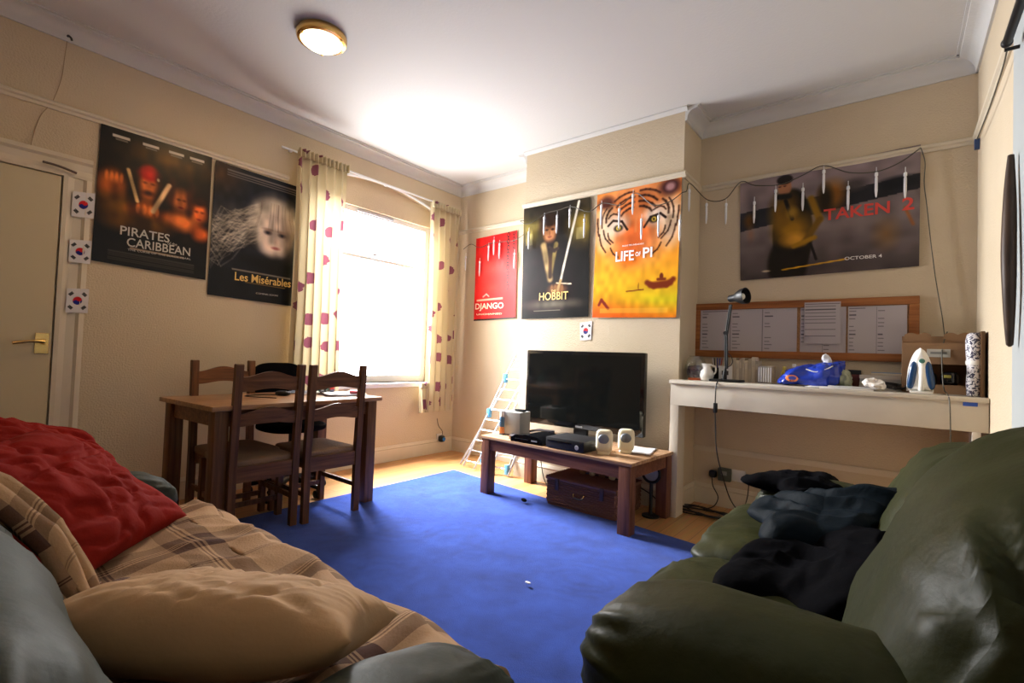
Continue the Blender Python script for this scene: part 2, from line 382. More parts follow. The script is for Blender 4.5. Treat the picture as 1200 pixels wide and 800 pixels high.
# window wall with an arched recess
WY0, WY1, WZ0, WZS, WZP = -1.80, -.36, .775, 2.60, 2.715      # opening; springing and peak of the arch
bm = bm_new()
bx(bm, -.3, 0, Y_BACK-T, WY0, 0, H_ROOM); bx(bm, -.3, 0, WY1, T, 0, H_ROOM); bx(bm, -.3, 0, WY0, WY1, 0, WZ0)
hw = (WY1-WY0)/2; sag = WZP-WZS; RR = (hw*hw+sag*sag)/(2*sag); yc = (WY0+WY1)/2
arc = [(WY0+(WY1-WY0)*k/24, WZP-RR+math.sqrt(RR*RR-(WY0+(WY1-WY0)*k/24-yc)**2)) for k in range(25)]
prism(bm, [(WY0, H_ROOM)]+arc+[(WY1, H_ROOM)], -.3, 0, 'yz')
struct('wall_left', bm, WALL)
bm = bm_new(); prism(bm, [(WY0, 2.44)]+arc+[(WY1, 2.44)], -.16, -.07, 'yz')
struct('trim_1', bm, WALL)                                       # plastered head panel under the arch
bm = bm_new(); tube(bm, [(-.004, a, b-.004) for a, b in arc], .012, 6)
struct('trim_2', bm, UPVC)
# chimney breast and fireplace wall, right wall, wall behind
struct('wall_back', bx(bm_new(), -T, W_ROOM+T, 0, T, 0, H_ROOM), WALL)
struct('wall_chimney', bx(bm_new(), BR0, BR1, -BRD, .0, 0, H_ROOM), WALL)
struct('wall_right', bx(bm_new(), W_ROOM, W_ROOM+T, Y_BACK-T, T, 0, H_ROOM), WALL)
struct('wall_rear', bx(bm_new(), -T, W_ROOM+T, Y_BACK-T, Y_BACK, 0, H_ROOM), WALL)
# mouldings: swept profile along a wall line (start, end, inward normal)
def moulding(prof, a, b, nrm):
    bm = bm_new(); a, b, nrm = Vector(a), Vector(b), Vector(nrm)
    A = [bm.verts.new(a+nrm*p+Vector((0,0,q))) for p, q in prof]; B = [bm.verts.new(b+nrm*p+Vector((0,0,q))) for p, q in prof]
    n = len(prof); bm.faces.new(A); bm.faces.new(B[::-1])
    for i in range(n): bm.faces.new((A[(i+1)%n], A[i], B[i], B[(i+1)%n]))
    return bm
def merge(*bms):
    r = bm_new()
    for b in bms:
        me = bpy.data.meshes.new('t'); b.to_mesh(me); b.free(); r.from_mesh(me); bpy.data.meshes.remove(me)
    return r
cor = [(0,-.10), (.012,-.10), (.016,-.085)]+[(.016+.062*(1-math.cos(k*PI/12)), -.085+.062*math.sin(k*PI/12)) for k in range(7)]+[(.09,-.02),(.09,-.008),(.105,-.008),(.105,0),(0,0)]
rail = [(0,-.028), (.010,-.028), (.014,-.012), (.024,-.004), (.026,.010), (.014,.016), (.010,.022), (0,.022)]
base = [(0,0), (.018,0), (.018,.105), (.014,.118), (.018,.126), (.010,.140), (.006,.152), (0,.152)]
def run(prof, z, nm, segs, m):
    struct(nm, merge(*[moulding(prof, (a[0],a[1],z), (b[0],b[1],z), n) for a, b, n in segs]), m, smooth=35)
segA = [((0,Y_BACK),(0,0),(1,0,0))]
segB = [((0,0),(BR0,0),(0,-1,0)), ((BR1,0),(W_ROOM,0),(0,-1,0))]
segCh = [((BR0,0),(BR0,-BRD),(-1,0,0)), ((BR1,-BRD),(BR1,0),(1,0,0))]
segChF = [((BR0-.02,-BRD),(BR1+.02,-BRD),(0,-1,0))]
segR = [((W_ROOM,0),(W_ROOM,Y_BACK),(-1,0,0))]
run(cor, H_ROOM, 'trim_3', segA, CEIL); run(cor, H_ROOM, 'trim_4', segB+segCh, CEIL); run(cor, H_ROOM, 'trim_5', segR, CEIL)
run([(0,-.03),(.01,-.03),(.03,-.01),(.03,0),(0,0)], H_ROOM, 'trim_6', segChF, CEIL)
run(rail, RAIL, 'trim_7', [((0,Y_BACK),(0,-2.0),(1,0,0))], TRIM)
run(rail, RAIL, 'trim_8', segB+segCh+segChF, TRIM); run(rail, RAIL, 'trim_9', segR, TRIM)
run(base, 0, 'baseboard_left', [((0,-3.2),(0,0),(1,0,0))], TRIM)
run(base, 0, 'baseboard_back', segB+segCh+[((BR0-.02,-BRD),(BR1,-BRD),(0,-1,0))], TRIM)
run(base, 0, 'baseboard_right', segR, TRIM)
run([(0,0),(.012,0),(.016,.02),(.012,.04),(0,.04)], .40, 'trim_10', [((BR1,0),(W_ROOM,0),(0,-1,0))], TRIM)

# window
bm = bm_new()
bx(bm, -.16, -.10, WY0, WY0+.07, WZ0, 2.46, .004); bx(bm, -.16, -.10, WY1-.07, WY1, WZ0, 2.46, .004)
bx(bm, -.158, -.102, WY0+.06, WY1-.06, 2.39, 2.455, .002); bx(bm, -.158, -.102, WY0+.06, WY1-.06, WZ0+.002, WZ0+.07, .002)
bx(bm, -.16, -.105, WY0+.05, WY1-.05, 1.965, 1.995, .004)
win = struct('window_1', bm, UPVC)
bm = bm_new(); bx(bm, -.100, -.088, -1.28, -.86, 2.405, 2.435, .003); obj('trickle_vent', bm, mat('grey_vent', (.45,.46,.5), .5), win)
bm = bm_new(); bx(bm, -.105, -.075, -1.10, -1.06, 2.01, 2.03, .003); bx(bm, -.085, -.075, -1.09, -.97, 2.015, 2.028, .003); obj('window_handle', bm, UPVC, win)
bm = bm_new(); bx(bm, -.135, -.129, WY0+.05, WY1-.05, WZ0+.05, 2.42); obj('pane', bm, PANE, win)
bm = bm_new(); bx(bm, -.12, .035, WY0-.03, WY1+.03, WZ0-.045, WZ0, .008); struct('trim_11', bm, UPVC)   # sill board

# door in the left wall
DY1 = -3.345
bm = bm_new()
bx(bm, 0, .03, Y_BACK, DY1-.02, 0, 2.05, .003)
door = struct('door_1', bm, DOORM)
bm = bm_new(); bx(bm, .03, .036, -3.435, -3.375, 1.00, 1.12, .002); plate = obj('door_handle', bm, BRASS, door)
bm = bm_new(); lathe(bm, [(.016,0),(.016,.02),(.011,.025),(.011,.05)], (.036,-3.40,1.07), 14, 'x')
tube(bm, smooth_path([(.08,-3.40,1.07),(.085,-3.44,1.072),(.082,-3.49,1.065),(.086,-3.53,1.058)]), .009, 8); obj('lever', bm, BRASS, plate)
bm = bm_new()
arch = [(0,0),(.13,0),(.13,.028),(.105,.034),(.09,.022),(.05,.022),(.02,.03),(0,.03)]
V1 = [(DY1-.01+p, q) for p, q in arch]
prism(bm, [(q, p) for p, q in V1], 0, 2.06, 'xy')
prism(bm, [(q, 2.06+p) for p, q in arch], Y_BACK, DY1+.12, 'xz')
struct('trim_12', bm, TRIM)
# flat cover strip that juts from the right wall (pale painted casing beside the sofa)
PALE = mat('pale_blue_white_gloss', (.40,.43,.43), .45)
struct('trim_13', bx(bm_new(), W_ROOM-.03, W_ROOM, Y_BACK, at(1187,150,'x',W_ROOM-.03).y, .15, 2.44, .004), PALE)

# ------------------------------------------------------------------ rug
def rugfn(u, v):
    c = Vector((.72,-.68,0)); e1 = Vector((2.75,-.33,0)); e2 = Vector((0,-3.3,0))
    p = c+e1*u+e2*v; p.z = .006; return p
bm = grid(60, 60, rugfn)
o = tag(obj('rug', bm, RUG), 'large plain blue rug on the wooden floor', 'rug'); solid(o, .012)

# ------------------------------------------------------------------ sofas
def gather(p, half, ax, amp=.012, n=16, reach=.10):
    """radial puckers near the end of a roll"""
    d = half-abs(p[ax])
    if d < reach:
        o = [i for i in range(3) if i != ax]
        a = math.atan2(p[o[1]], p[o[0]]); k = 1+amp/.1*(math.sin(a*n)+.5*math.sin(a*n*.5+1))*(1-d/reach)**1.3*.7
        p[o[0]] *= k; p[o[1]] *= k
    return p
def folds(p, amp, f, seed=0):
    s = noise.noise(Vector((p.x*3+seed, p.y*3, p.z*3)))*2.4
    p.z += amp*math.sin(p.x*f+s*3)*math.cos(p.y*f*.6+s)
    return p
SL = thing('leather_sofa', 'green leather two seat sofa under a plaid throw, front left', 'sofa', (2.6,-3.70,0), 0, 'leather sofas')
# local: x along the sofa, +y to the front. Arms at x=-.72 and .78
def sofa(root, L, m, armx, seat_y, back_y, floor_y0, floor_y1, near_end, seat_z=.47, arm_y=None, back_top=.90, ar=.13, nb=2, lean=.12, seats=2, ah=.26, az=.52, ds=0):
    """L half length between arms; built along local x with the front toward +y"""
    a0, a1 = armx
    bm = bm_new(); bx(bm, a0-.02, a1+.02, floor_y0+.05, floor_y1, .05, .32, .04); obj('base', bm, m, root, 60)
    for cx in (a0, a1):
        ln = arm_y[1]-arm_y[0]; cy = (arm_y[0]+arm_y[1])/2
        dd = ds if cx == a1 else 0
        bm = puff((ar*2.15, ln, ah-dd*.2), (cx-dd, cy, az-dd*.25), e=.85, e2=.5, nz=.012, seed=cx, fn=lambda p: gather(p, ln/2, 1, .014, 22, .13))
        arm = obj('armrest', bm, m, root, 180)
        bm = puff((ar*1.7, ln-.10, .50), (cx-dd, cy-.03, .27), e=.35, e2=.3, nz=.008, seed=cx+4)
        obj('arm_panel', bm, m, arm, 180)
    w = (a1-a0-.12)/seats
    for k in range(seats):
        cx = a0+.06+w*(k+.5); ln = seat_y[1]-seat_y[0]
        bm = puff((w+.03, ln, .24), (cx, (seat_y[0]+seat_y[1])/2, seat_z-.11), e=.5, e2=.42, nz=.018, seed=k+9, fn=lambda p: gather(p, ln/2, 1, .012, 26, .12))
        obj('seat_cushion', bm, m, root, 180)
    w = (a1-a0+.10)/nb
    tops = back_top if isinstance(back_top, tuple) else (back_top,)*nb
    for k in range(nb):
        cx = a0-.05+w*(k+.5); back_top = tops[k]
        def bend(p):
            p.y += -lean*(p.z)/.3*.6
            return gather(p, w/2, 0, .016, 22, .20)
        bm = puff((w+.03, back_y[1]-back_y[0], back_top-.38), (cx-ds*.3, (back_y[0]+back_y[1])/2, (back_top+.38)/2), e=.72, e2=.55, nz=.03, seed=k+3, ns=3.5, fn=bend)
        obj('back_cushion', bm, m, root, 180)
    bm = bm_new(); bx(bm, a0-.05, a1+.05, floor_y0, floor_y0+.14, .05, .72, .04); obj('back_frame', bm, m, root, 60)
    for sx in (a0, a1):
        for sy in (floor_y0+.08, floor_y1-.08):
            bm = bm_new(); lathe(bm, [(.028,0),(.034,.05),(.034,.07)], (sx, sy, 0), 14); obj('foot', bm, DARKW, root, 40)
sofa(SL, 0, GREEN_LIT, (-.74, .79), (-.28, .50), (-.42, -.03), -.49, .36, 1, seat_z=.47, arm_y=(-.40,.42), ar=.095, back_top=.825, lean=.10, az=.53)
SR = thing('leather_sofa', 'green leather sofa against the right wall with jackets on it', 'sofa', (3.86,-2.35,0), PI/2, 'leather sofas')
# rotz 90: local +x -> world +y, local +y -> world -x
sofa(SR, 0, GREEN_DIM, (-.68, .86), (-.12, .50), (-.38, -.03), -.42, .34, -1, seat_z=.49, arm_y=(-.30,.40), ar=.15, back_top=(.985,.86), lean=.20, ah=.30, az=.535, ds=.14)

# throw over the left sofa seat
def throw(u, v):
    x = 1.98+1.36*u; d = v*.80
    # front edge runs along the seat front then falls
    y0, yf = -3.72, -3.235
    s = noise.noise(Vector((u*3.2, v*2.6, 1)))
    L = yf-y0
    path = d*1.06
    if path < L: y = y0+path; z = .495+.012*math.sin(path*5)
    else:
        k = path-L
        ang = min(k/.12, PI/2); y = yf+.12*math.sin(ang)*.75; z = .495-.12*(1-math.cos(ang))-max(0, k-.12*PI/2)
    r1 = 1-abs(noise.noise(Vector((u*3.0+v*4, v*3.0-u*1.0, 4))))*2.6; r2 = 1-abs(noise.noise(Vector((u*10-v*5, v*6, 9))))*2.6
    fold = .006*math.sin(v*15+u*6+s*5)+.014*s+.014*r1+.006*r2+.012*max(0,.25-abs(u-.9))*4*math.sin(u*60+s*4)*.4
    z += fold*(1 if path < L else .3)+.012; y += .012*math.sin(u*24+s*3)*(1 if path > L*.8 else .2)
    x += .02*s
    if v < .12: z += .0
    return Vector((x, y, max(z, .02)))
bm = grid(150, 110, throw, uvs=(1.36, .85))
o = tag(obj('plaid_throw', bm, PLAID, None, 180), 'beige and brown plaid throw spread over the left sofa seat', 'throw'); solid(o, .008)
def strip(u, v):
    # hangs over the back cushion near the camera end
    pts = [(2.52,-4.04,.85),(2.58,-3.92,.86),(2.64,-3.80,.78),(2.69,-3.73,.70),(2.74,-3.70,.63),(2.79,-3.68,.575)]
    t = u*(len(pts)-1); i = min(int(t), len(pts)-2); f = t-i
    a, b = Vector(pts[i]), Vector(pts[i+1]); p = a+(b-a)*f
    wdt = .24*(1-.6*u); s = noise.noise(Vector((u*4, v*4, 2)))
    q = (v-.5)*wdt
    p += Vector((-q*.92, q*.25, .018*math.sin(v*16+u*5)+.02*s+.02))
    return p
bm = grid(60, 30, strip, uvs=(.8, .35))
o = tag(obj('folded_blanket', bm, PLAID, None, 180), 'brown striped blanket strip hanging over the back of the left sofa', 'blanket'); solid(o, .02)
bm = puff((.13,.09,.09), (2.80,-3.665,.59), rot=(0,.4,-.5), e=.9, e2=.9, nz=.012, ns=14)
obj('rolled_end', bm, mat('brown_fringe', (.14,.075,.05), .95, bump=.6, bscale=90), o, 180)

# pillows: four corners, puffed
def pillow(cs, th, m, name, label, seed, wr=.012, fr=26, n=56):
    P4 = [Vector(c) for c in cs]; N = (P4[1]-P4[0]).cross(P4[3]-P4[0]).normalized()
    if N.z < 0: N = -N
    bm = bmesh.new()
    for side in (1, -1):
        rows = []
        for j in range(n+1):
            row = []
            for i in range(n+1):
                a, b = i/n, j/n; A_, B_ = 2*a-1, 2*b-1
                e = max(0, (1-abs(A_)**2.6)*(1-abs(B_)**2.6))
                pa = .5+(a-.5)*(1-.10*(1-B_*B_)*abs(A_)**4); pb = .5+(b-.5)*(1-.08*(1-A_*A_)*abs(B_)**4)
                p = (P4[0]*(1-pa)+P4[1]*pa)*(1-pb)+(P4[3]*(1-pa)+P4[2]*pa)*pb
                q = Vector((A_*1.3+B_*.9+seed, B_*4.2-A_*1.6, 0)); s1 = noise.noise(Vector((A_*1.4+seed, B_*1.4, 2))); s2 = abs(noise.noise(q*.75+Vector((s1*1.5,3,1)))); s3 = abs(noise.noise(Vector((A_*5-B_*2+seed, B_*1.5+s1*2, 5))))
                crease = -(max(0, .16-s2)/.16)**1.5*wr*1.3-(max(0,.14-s3)/.14)**1.5*wr*.6
                h = th/2*e**.5*side+(s1*wr*1.6+crease+wr*.35*math.sin(A_*fr*.5+B_*9+s1*7))*e**.35*(1 if side > 0 else .2)
                row.append(bm.verts.new(p+N*h))
            rows.append(row)
        for j in range(n):
            for i in range(n):
                q = (rows[j][i], rows[j][i+1], rows[j+1][i+1], rows[j+1][i]); bm.faces.new(q if side > 0 else q[::-1])
    bmesh.ops.remove_doubles(bm, verts=bm.verts, dist=.0012)
    return tag(obj(name, bm, m, None, 180), label, 'pillow')
pillow([(3.205,-3.33,.600),(3.345,-3.53,.690),(2.86,-3.83,.64),(2.70,-3.58,.55)], .15, BEIGE, 'pillow', 'long plain beige pillow lying on the sofa in the foreground', 2, wr=.006)
pillow([(2.12,-3.31,.52),(2.50,-3.68,.53),(2.36,-3.92,.82),(1.94,-3.66,.82)], .17, RED, 'pillow', 'large crumpled red pillow leaning on the left sofa back, the front one', 5, wr=.012)
pillow([(1.95,-3.40,.60),(2.15,-3.74,.64),(1.86,-3.95,.90),(1.70,-3.50,.76)], .12, RED, 'pillow', 'second red pillow behind the front red one, pointed corner up', 8, wr=.012)

# jackets on the right sofa
def heap(name, label, c, rx, ry, rz, h, m, seed, slope=0, amp=.03, aniso=(5,14)):
    """a dropped garment: irregular outline, long ridged folds, lying on whatever is below"""
    bm = bmesh.new(); nr, na = 46, 120; R = Matrix.Rotation(rz, 3, 'Z')
    def surf(q, a, low):
        out = 1+.16*math.sin(3*a+seed)+.10*math.sin(5*a+seed*2)+.12*noise.noise(Vector((math.cos(a)*1.5, math.sin(a)*1.5, seed)))
        x, y = rx*out*q*math.cos(a), ry*out*q*math.sin(a)
        w_ = noise.noise(Vector((x*4, y*4, seed)))
        f1 = 1-abs(noise.noise(Vector((x*aniso[0]+w_*1.5, y*aniso[1]+w_*1.5, seed))))*3
        f2 = 1-abs(noise.noise(Vector((x*aniso[1]*1.6, y*aniso[0]*2.0+w_, seed+3))))*3
        dome = max(0, 1-q**3)**.6
        z = h*dome*(.8+.5*w_)+amp*(f1+.45*f2)*dome**.5
        if low: z = -.03*dome
        p = R @ Vector((x, y, 0)); return Vector(c)+p+Vector((0, 0, z+max(0, p.x)*slope))
    for low in (0, 1):
        ce = bm.verts.new(surf(0, 0, low)); rows = []
        for i in range(1, nr+1):
            rows.append([bm.verts.new(surf(i/nr, 2*PI*k/na, low)) for k in range(na)])
        for k in range(na): bm.faces.new((ce, rows[0][k], rows[0][(k+1)%na]))
        for A_, B_ in zip(rows, rows[1:]):
            for k in range(na): bm.faces.new((A_[k], B_[k], B_[(k+1)%na], A_[(k+1)%na]))
    bmesh.ops.remove_doubles(bm, verts=bm.verts, dist=.0015)
    return tag(obj(name, bm, m, None, 180), label, 'jacket')
heap('jacket', 'crumpled black jacket in the seat corner of the right sofa', (3.745,-2.29,.495), .20, .34, -.15, .075, BLACKC, 3, slope=.55, amp=.014, aniso=(3,8))
heap('jacket', 'shiny dark teal padded jacket heaped on the right sofa', (3.735,-1.97,.545), .20, .28, -.5, .10, NAVYC, 11, slope=.45, amp=.016, aniso=(2.5,8))
heap('jacket', 'dark black garment draped over the far arm of the right sofa', (3.62,-1.65,.60), .17, .17, 0, .045, BLACKC, 17, amp=.014, aniso=(4,9))

# ------------------------------------------------------------------ dining set
TZ = .755
t = thing('dining_table', 'dark pine rectangular dining table near the window wall', 'table', (.68,-2.32,0), .05)
bm = bm_new(); bx(bm, -.36, .36, -.57, .57, TZ-.028, TZ, .006); obj('tabletop', bm, TABLEW, t, 40)
bm = bm_new()
bx(bm, -.31, .31, -.52, -.50, TZ-.12, TZ-.028); bx(bm, -.31, .31, .50, .52, TZ-.12, TZ-.028)
bx(bm, -.31, -.29, -.52, .52, TZ-.12, TZ-.028); bx(bm, .29, .31, -.52, .52, TZ-.12, TZ-.028); obj('apron', bm, DARKWX, t)
for sx in (-1, 1):
    for sy in (-1, 1):
        bm = bm_new(); bx(bm, sx*.295-.038, sx*.295+.038, sy*.505-.038, sy*.505+.038, 0, TZ-.028, .005); obj('leg', bm, DARKW, t, 40)
def chair(label, loc, rz, group):
    """ladder back chair, back at +x, seat toward -x"""
    t = thing('dining_chair', label, 'chair', loc, rz, group)
    H = .985
    for sy in (-1, 1):
        bm = bm_new(); y = sy*.178
        prism(bm, [(.20,0),(.235,0),(.232,.42),(.262,H-.006),(.256,H),(.232,H),(.226,H-.006),(.196,.42)], y-.02, y+.02, 'xz'); obj('leg', bm, DARKW, t)
        bm = bm_new(); bx(bm, -.225, -.188, y-.018, y+.018, 0, .40, .003); obj('leg', bm, DARKW, t)
    def slat(z0, z1, bow):
        out = []; N = 16
        lean = lambda z: .205+(z-.42)*.05
        top = [(-.160+.32*k/N, z1-.024+bow*(.5-.5*math.cos(2*PI*k/N))) for k in range(N+1)]
        bot = [(-.160+.32*k/N, z0+.5*bow*(.5-.5*math.cos(2*PI*k/N))) for k in range(N+1)]
        bm = bm_new(); A = []; B = []
        for (y, z) in bot+top[::-1]:
            cx = lean(z)+.012*(1-(y/.16)**2)
            A.append(bm.verts.new((cx, y, z))); B.append(bm.verts.new((cx+.018, y, z)))
        n = len(A)
        for k in range(N):
            for S in (A, B):
                bm.faces.new((S[k], S[k+1], S[n-2-k], S[n-1-k]))
        for i in range(n): bm.faces.new((A[i], A[(i+1)%n], B[(i+1)%n], B[i]))
        return bm
    obj('back_rail', slat(.83, .935, .034), DARKWX, t); obj('back_rail', slat(.635, .73, .034), DARKWX, t)
    bm = bm_new(); bx(bm, -.205, .205, -.168, -.148, .335, .405); bx(bm, -.205, .205, .148, .168, .335, .405)
    bx(bm, -.218, -.198, -.16, .16, .335, .405); bx(bm, .205, .225, -.16, .16, .32, .41); obj('seat_frame', bm, DARKWX, t)
    bm = puff((.43,.37,.055), (-.005,0,.420), e=.35, e2=.22, nz=.003, nu=48, nv=20)
    obj('seat', bm, SEATM, t, 180)
    for sy in (-1, 1):
        bm = bm_new(); bx(bm, -.20, .21, sy*.178-.009, sy*.178+.009, .17, .20, .002); obj('stretcher', bm, DARKW, t)
    bm = bm_new(); bx(bm, -.215, -.197, -.17, .17, .11, .14, .002); obj('stretcher', bm, DARKW, t)
    return t
g = 'ladder back chairs round the dining table'
c0 = chair('dark ladder back chair nearest the window on the room side of the table', (.860,-2.15,0), .0, g)
dup(c0, (.832,-2.565,0), -.02, 'dark ladder back chair beside the sofa end, room side of the table')
dup(c0, (.640,-2.52,0), PI+.03, 'ladder back chair on the wall side of the dining table').location = (.60,-2.54,0)
# office chair tucked behind the table
t = thing('office_chair', 'black swivel office chair on castors behind the dining table', 'chair', (.36,-2.06,0))
obj('seat', puff((.46,.46,.07), (0,0,.50), e=.6, e2=.8, nz=.004), BLACKC, t, 180)
obj('backrest', puff((.06,.40,.30), (-.12,-.06,.82), rot=(0,-.1,0), e=.6, e2=.5, nz=.004), BLACKC, t, 180)
bm = bm_new(); tube(bm, smooth_path([(-.02,0,.46),(-.16,-.02,.47),(-.20,-.04,.58),(-.16,-.05,.74)]), .018); obj('back_bracket', bm, BLACKP, t, 60)
bm = bm_new(); lathe(bm, [(.026,.10),(.026,.28),(.017,.29),(.017,.47)], (0,0,0), 16); obj('gas_column', bm, BLACKP, t, 40)
for k in range(5):
    a = 2*PI*k/5+.3; c, s = math.cos(a), math.sin(a)
    bm = bm_new(); tube(bm, [(0,0,.12),(.13*c,.13*s,.105),(.27*c,.27*s,.075)], [.028,.022,.016], 8)
    leg = obj('leg', bm, BLACKP, t, 60)
    bm = bm_new(); lathe(bm, [(.012,-.022),(.027,-.018),(.027,-.004),(.018,0),(.027,.004),(.027,.018),(.012,.022)], (.27*c,.27*s,.028), 16, 'y'); tube(bm, [(.27*c,.27*s,.03),(.27*c,.27*s,.08)], .008, 6)
    obj('caster', bm, BLACKP, leg, 40)

# clutter on the dining table
z = TZ+.001
bm = puff((.10,.06,.035), (.62,-2.27,z+.016), rot=(0,0,.5), e=.7, e2=.7, nz=0, nu=24, nv=14)
tag(obj('computer_mouse', bm, BLACKP, None, 180), 'small black computer mouse on the dining table', 'mouse')
bm = bm_new(); tube(bm, smooth_path([(.60,-2.30,z+.005),(.54,-2.40,z+.004),(.58,-2.50,z+.004),(.70,-2.46,z+.004),(.80,-2.40,z+.004)]), .003, 6)
tag(obj('cable', bm, BLACKP, None, 60), 'thin black cable trailing from the mouse on the dining table', 'cable')
t = thing('tin', 'blue and red round tin standing on the dining table', 'tin', (.50,-1.86,z))
bm = bm_new(); lathe(bm, [(.045,0),(.047,.004),(.047,.066),(.045,.07)], (0,0,0), 24); obj('tin_body', bm, mat('tin_blue', (.08,.16,.42), .3), t, 40)
bm = bm_new(); lathe(bm, [(.049,.066),(.049,.085),(.046,.09)], (0,0,0), 24); obj('lid', bm, WHITE, t, 40)
bm = bm_new(); lathe(bm, [(.0476,.022),(.0480,.026),(.0480,.046),(.0476,.05)], (0,0,0), 24); obj('red_band', bm, mat('tin_red', (.5,.04,.05), .35), t, 40)
def sheet(x, y, z, sx, sy, rz, seed, m=PAPER, name='paper_sheet', lab='', cat='paper', group=None, crumple=.004):
    c, s = math.cos(rz), math.sin(rz)
    def f(u, v):
        a, b = (u-.5)*sx, (v-.5)*sy
        h = crumple*(1+noise.noise(Vector((a*14+seed, b*14, 0)))+.5*noise.noise(Vector((a*30, b*30+seed, 0))))
        return Vector((x+a*c-b*s, y+a*s+b*c, z+h))
    o = tag(obj(name, grid(14, 14, f), m, None, 180), lab, cat, group); solid(o, .0012); return o
sheet(.52,-2.02,z+.002,.18,.24,.2,1, lab='white paper sheet flat on the table beside the tin')
sheet(.78,-1.90,z+.002,.20,.28,-.3,2, lab='curled white paper at the window end of the dining table', crumple=.012)
sheet(.44,-2.05,z+.002,.18,.25,.8,3, mat('magazine_blue', (.25,.3,.42), .35), 'magazine', 'bluish magazine lying on the dining table', 'magazine')
t = thing('sunglasses', 'dark sunglasses lying on the dining table', 'sunglasses', (.66,-1.98,z+.012), .4)
for s in (-1, 1):
    obj('lens', puff((.008,.052,.036), (0,s*.031,.018), e=.6, e2=.6, nz=0, nu=20, nv=10), GLOSSB, t, 180)
    bm = bm_new(); tube(bm, [(0,s*.058,.026),(-.07,s*.05,.012),(-.11,s*.04,.004)], .0025, 6); obj('temple_arm', bm, BLACKP, t, 60)
bm = bm_new(); tube(bm, [(0,-.01,.022),(.003,0,.025),(0,.01,.022)], .002, 6); obj('bridge', bm, BLACKP, t, 60)
t = thing('mug', 'small teal mug on the dining table beside the papers', 'mug', (.60,-1.96,z+.014))
bm = bm_new(); lathe(bm, [(.028,0),(.034,.01),(.036,.075),(.032,.075),(.030,.012),(.0,.010)], (0,0,0), 20); obj('cup', bm, mat('teal_glaze', (.03,.16,.15), .2), t, 50)
bm = bm_new(); tube(bm, smooth_path([(.034,0,.06),(.06,0,.055),(.06,0,.025),(.034,0,.02)]), .005, 8); obj('handle', bm, mat('teal_glaze_handle', (.03,.16,.15), .2), t, 60)
t = thing('sticky_tape', 'roll of red tape lying at the window end of the dining table', 'tape', (.83,-1.84,z+.016))
bm = bm_new(); lathe(bm, [(.036,0),(.042,.002),(.042,.02),(.036,.022),(.026,.022),(.026,0)], (0,0,0), 24); obj('tape_roll', bm, mat('tape_red', (.45,.06,.08), .4), t, 40)

# ------------------------------------------------------------------ television and its table
QZ = .455
t = thing('coffee_table', 'low dark wood table under the television', 'table', (2.04,-.79,0), -.06)
bm = bm_new()
N = 9; wy = .62/N
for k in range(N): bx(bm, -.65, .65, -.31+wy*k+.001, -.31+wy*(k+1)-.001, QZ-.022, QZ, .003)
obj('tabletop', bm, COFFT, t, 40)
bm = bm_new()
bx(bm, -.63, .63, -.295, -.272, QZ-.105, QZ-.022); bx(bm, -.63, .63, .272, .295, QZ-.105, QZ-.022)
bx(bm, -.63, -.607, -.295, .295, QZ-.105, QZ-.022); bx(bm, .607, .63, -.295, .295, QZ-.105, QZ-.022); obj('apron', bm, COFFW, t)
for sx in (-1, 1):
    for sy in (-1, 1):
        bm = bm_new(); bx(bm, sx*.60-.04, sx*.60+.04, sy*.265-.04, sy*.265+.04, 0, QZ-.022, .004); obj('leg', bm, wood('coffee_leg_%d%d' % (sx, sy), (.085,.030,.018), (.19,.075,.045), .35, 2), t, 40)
# television
TVY = -.53
t = thing('television', 'large flat black television standing on the low table', 'television', (1.955,TVY,QZ))
bm = bm_new(); bx(bm, -.535, .535, -.02, .035, .065, .685, .012); obj('casing', bm, GLOSSB, t, 40)
bm = bm_new(); bx(bm, -.505, .505, -.0225, -.019, .115, .655); obj('screen', bm, SCREEN, t)
bm = bm_new(); bx(bm, -.06, .06, .0, .03, .01, .08, .004); obj('stand_neck', bm, BLACKP, t)
bm = bm_new(); lathe(bm, [(.21,0),(.215,.004),(.20,.012),(.03,.016)], (0,0,0), 40)
for v in bm.verts: v.co.y = v.co.y*.55+.015
obj('stand_base', bm, GLOSSB, t, 40)
bm = bm_new(); bx(bm, -.03, .03, -.0235, -.0195, .080, .092); obj('badge', bm, mat('grey_badge', (.5,.5,.52), .3, metal=.7), t)
# consoles
t = thing('game_console', 'slim rounded black game console left of the box console on low table', 'game console', (1.83,-.95,QZ), -.02)
def slab(x0, x1, y0, y1, z0, z1, b, m, nm, par):
    bm = bm_new(); bx(bm, x0, x1, y0, y1, z0, z1, b); return obj(nm, bm, m, par, 40)
bm = bm_new(); prism(bm, [(-.145,.012),(-.14,.03),(-.10,.052),(0,.062),(.10,.052),(.14,.03),(.145,.012),(.14,0),(-.14,0)], -.13, .13, 'xz'); obj('console_body', bm, GLOSSB, t, 35)
slab(-.10, .02, -.133, -.129, .024, .028, 0, BLACKP, 'disc_slot', t)
slab(.05, .10, -.133, -.129, .02, .03, 0, METAL, 'controls', t)
t = thing('game_console', 'boxy black game console with a silver round button beside the speakers', 'game console', (2.17,-.97,QZ), -.04)
slab(-.155, .155, -.13, .13, .004, .078, .008, BLACKP, 'console_body', t)
slab(-.14, .06, -.133, -.129, .048, .060, .001, GLOSSB, 'disc_tray', t)
bm = bm_new(); lathe(bm, [(.014,-.0),(.016,.003),(.0,.004)], (.10,-.134,.034), 18, 'y'); obj('power_button', bm, METAL, t, 40)
for sx in (-1, 1): slab(sx*.12-.015, sx*.12+.015, -.10, .10, 0, .006, 0, BLACKP, 'foot', t)
t = thing('game_console', 'upright white and grey game console at the left end of low table', 'game console', (1.545,-.82,QZ), .1)
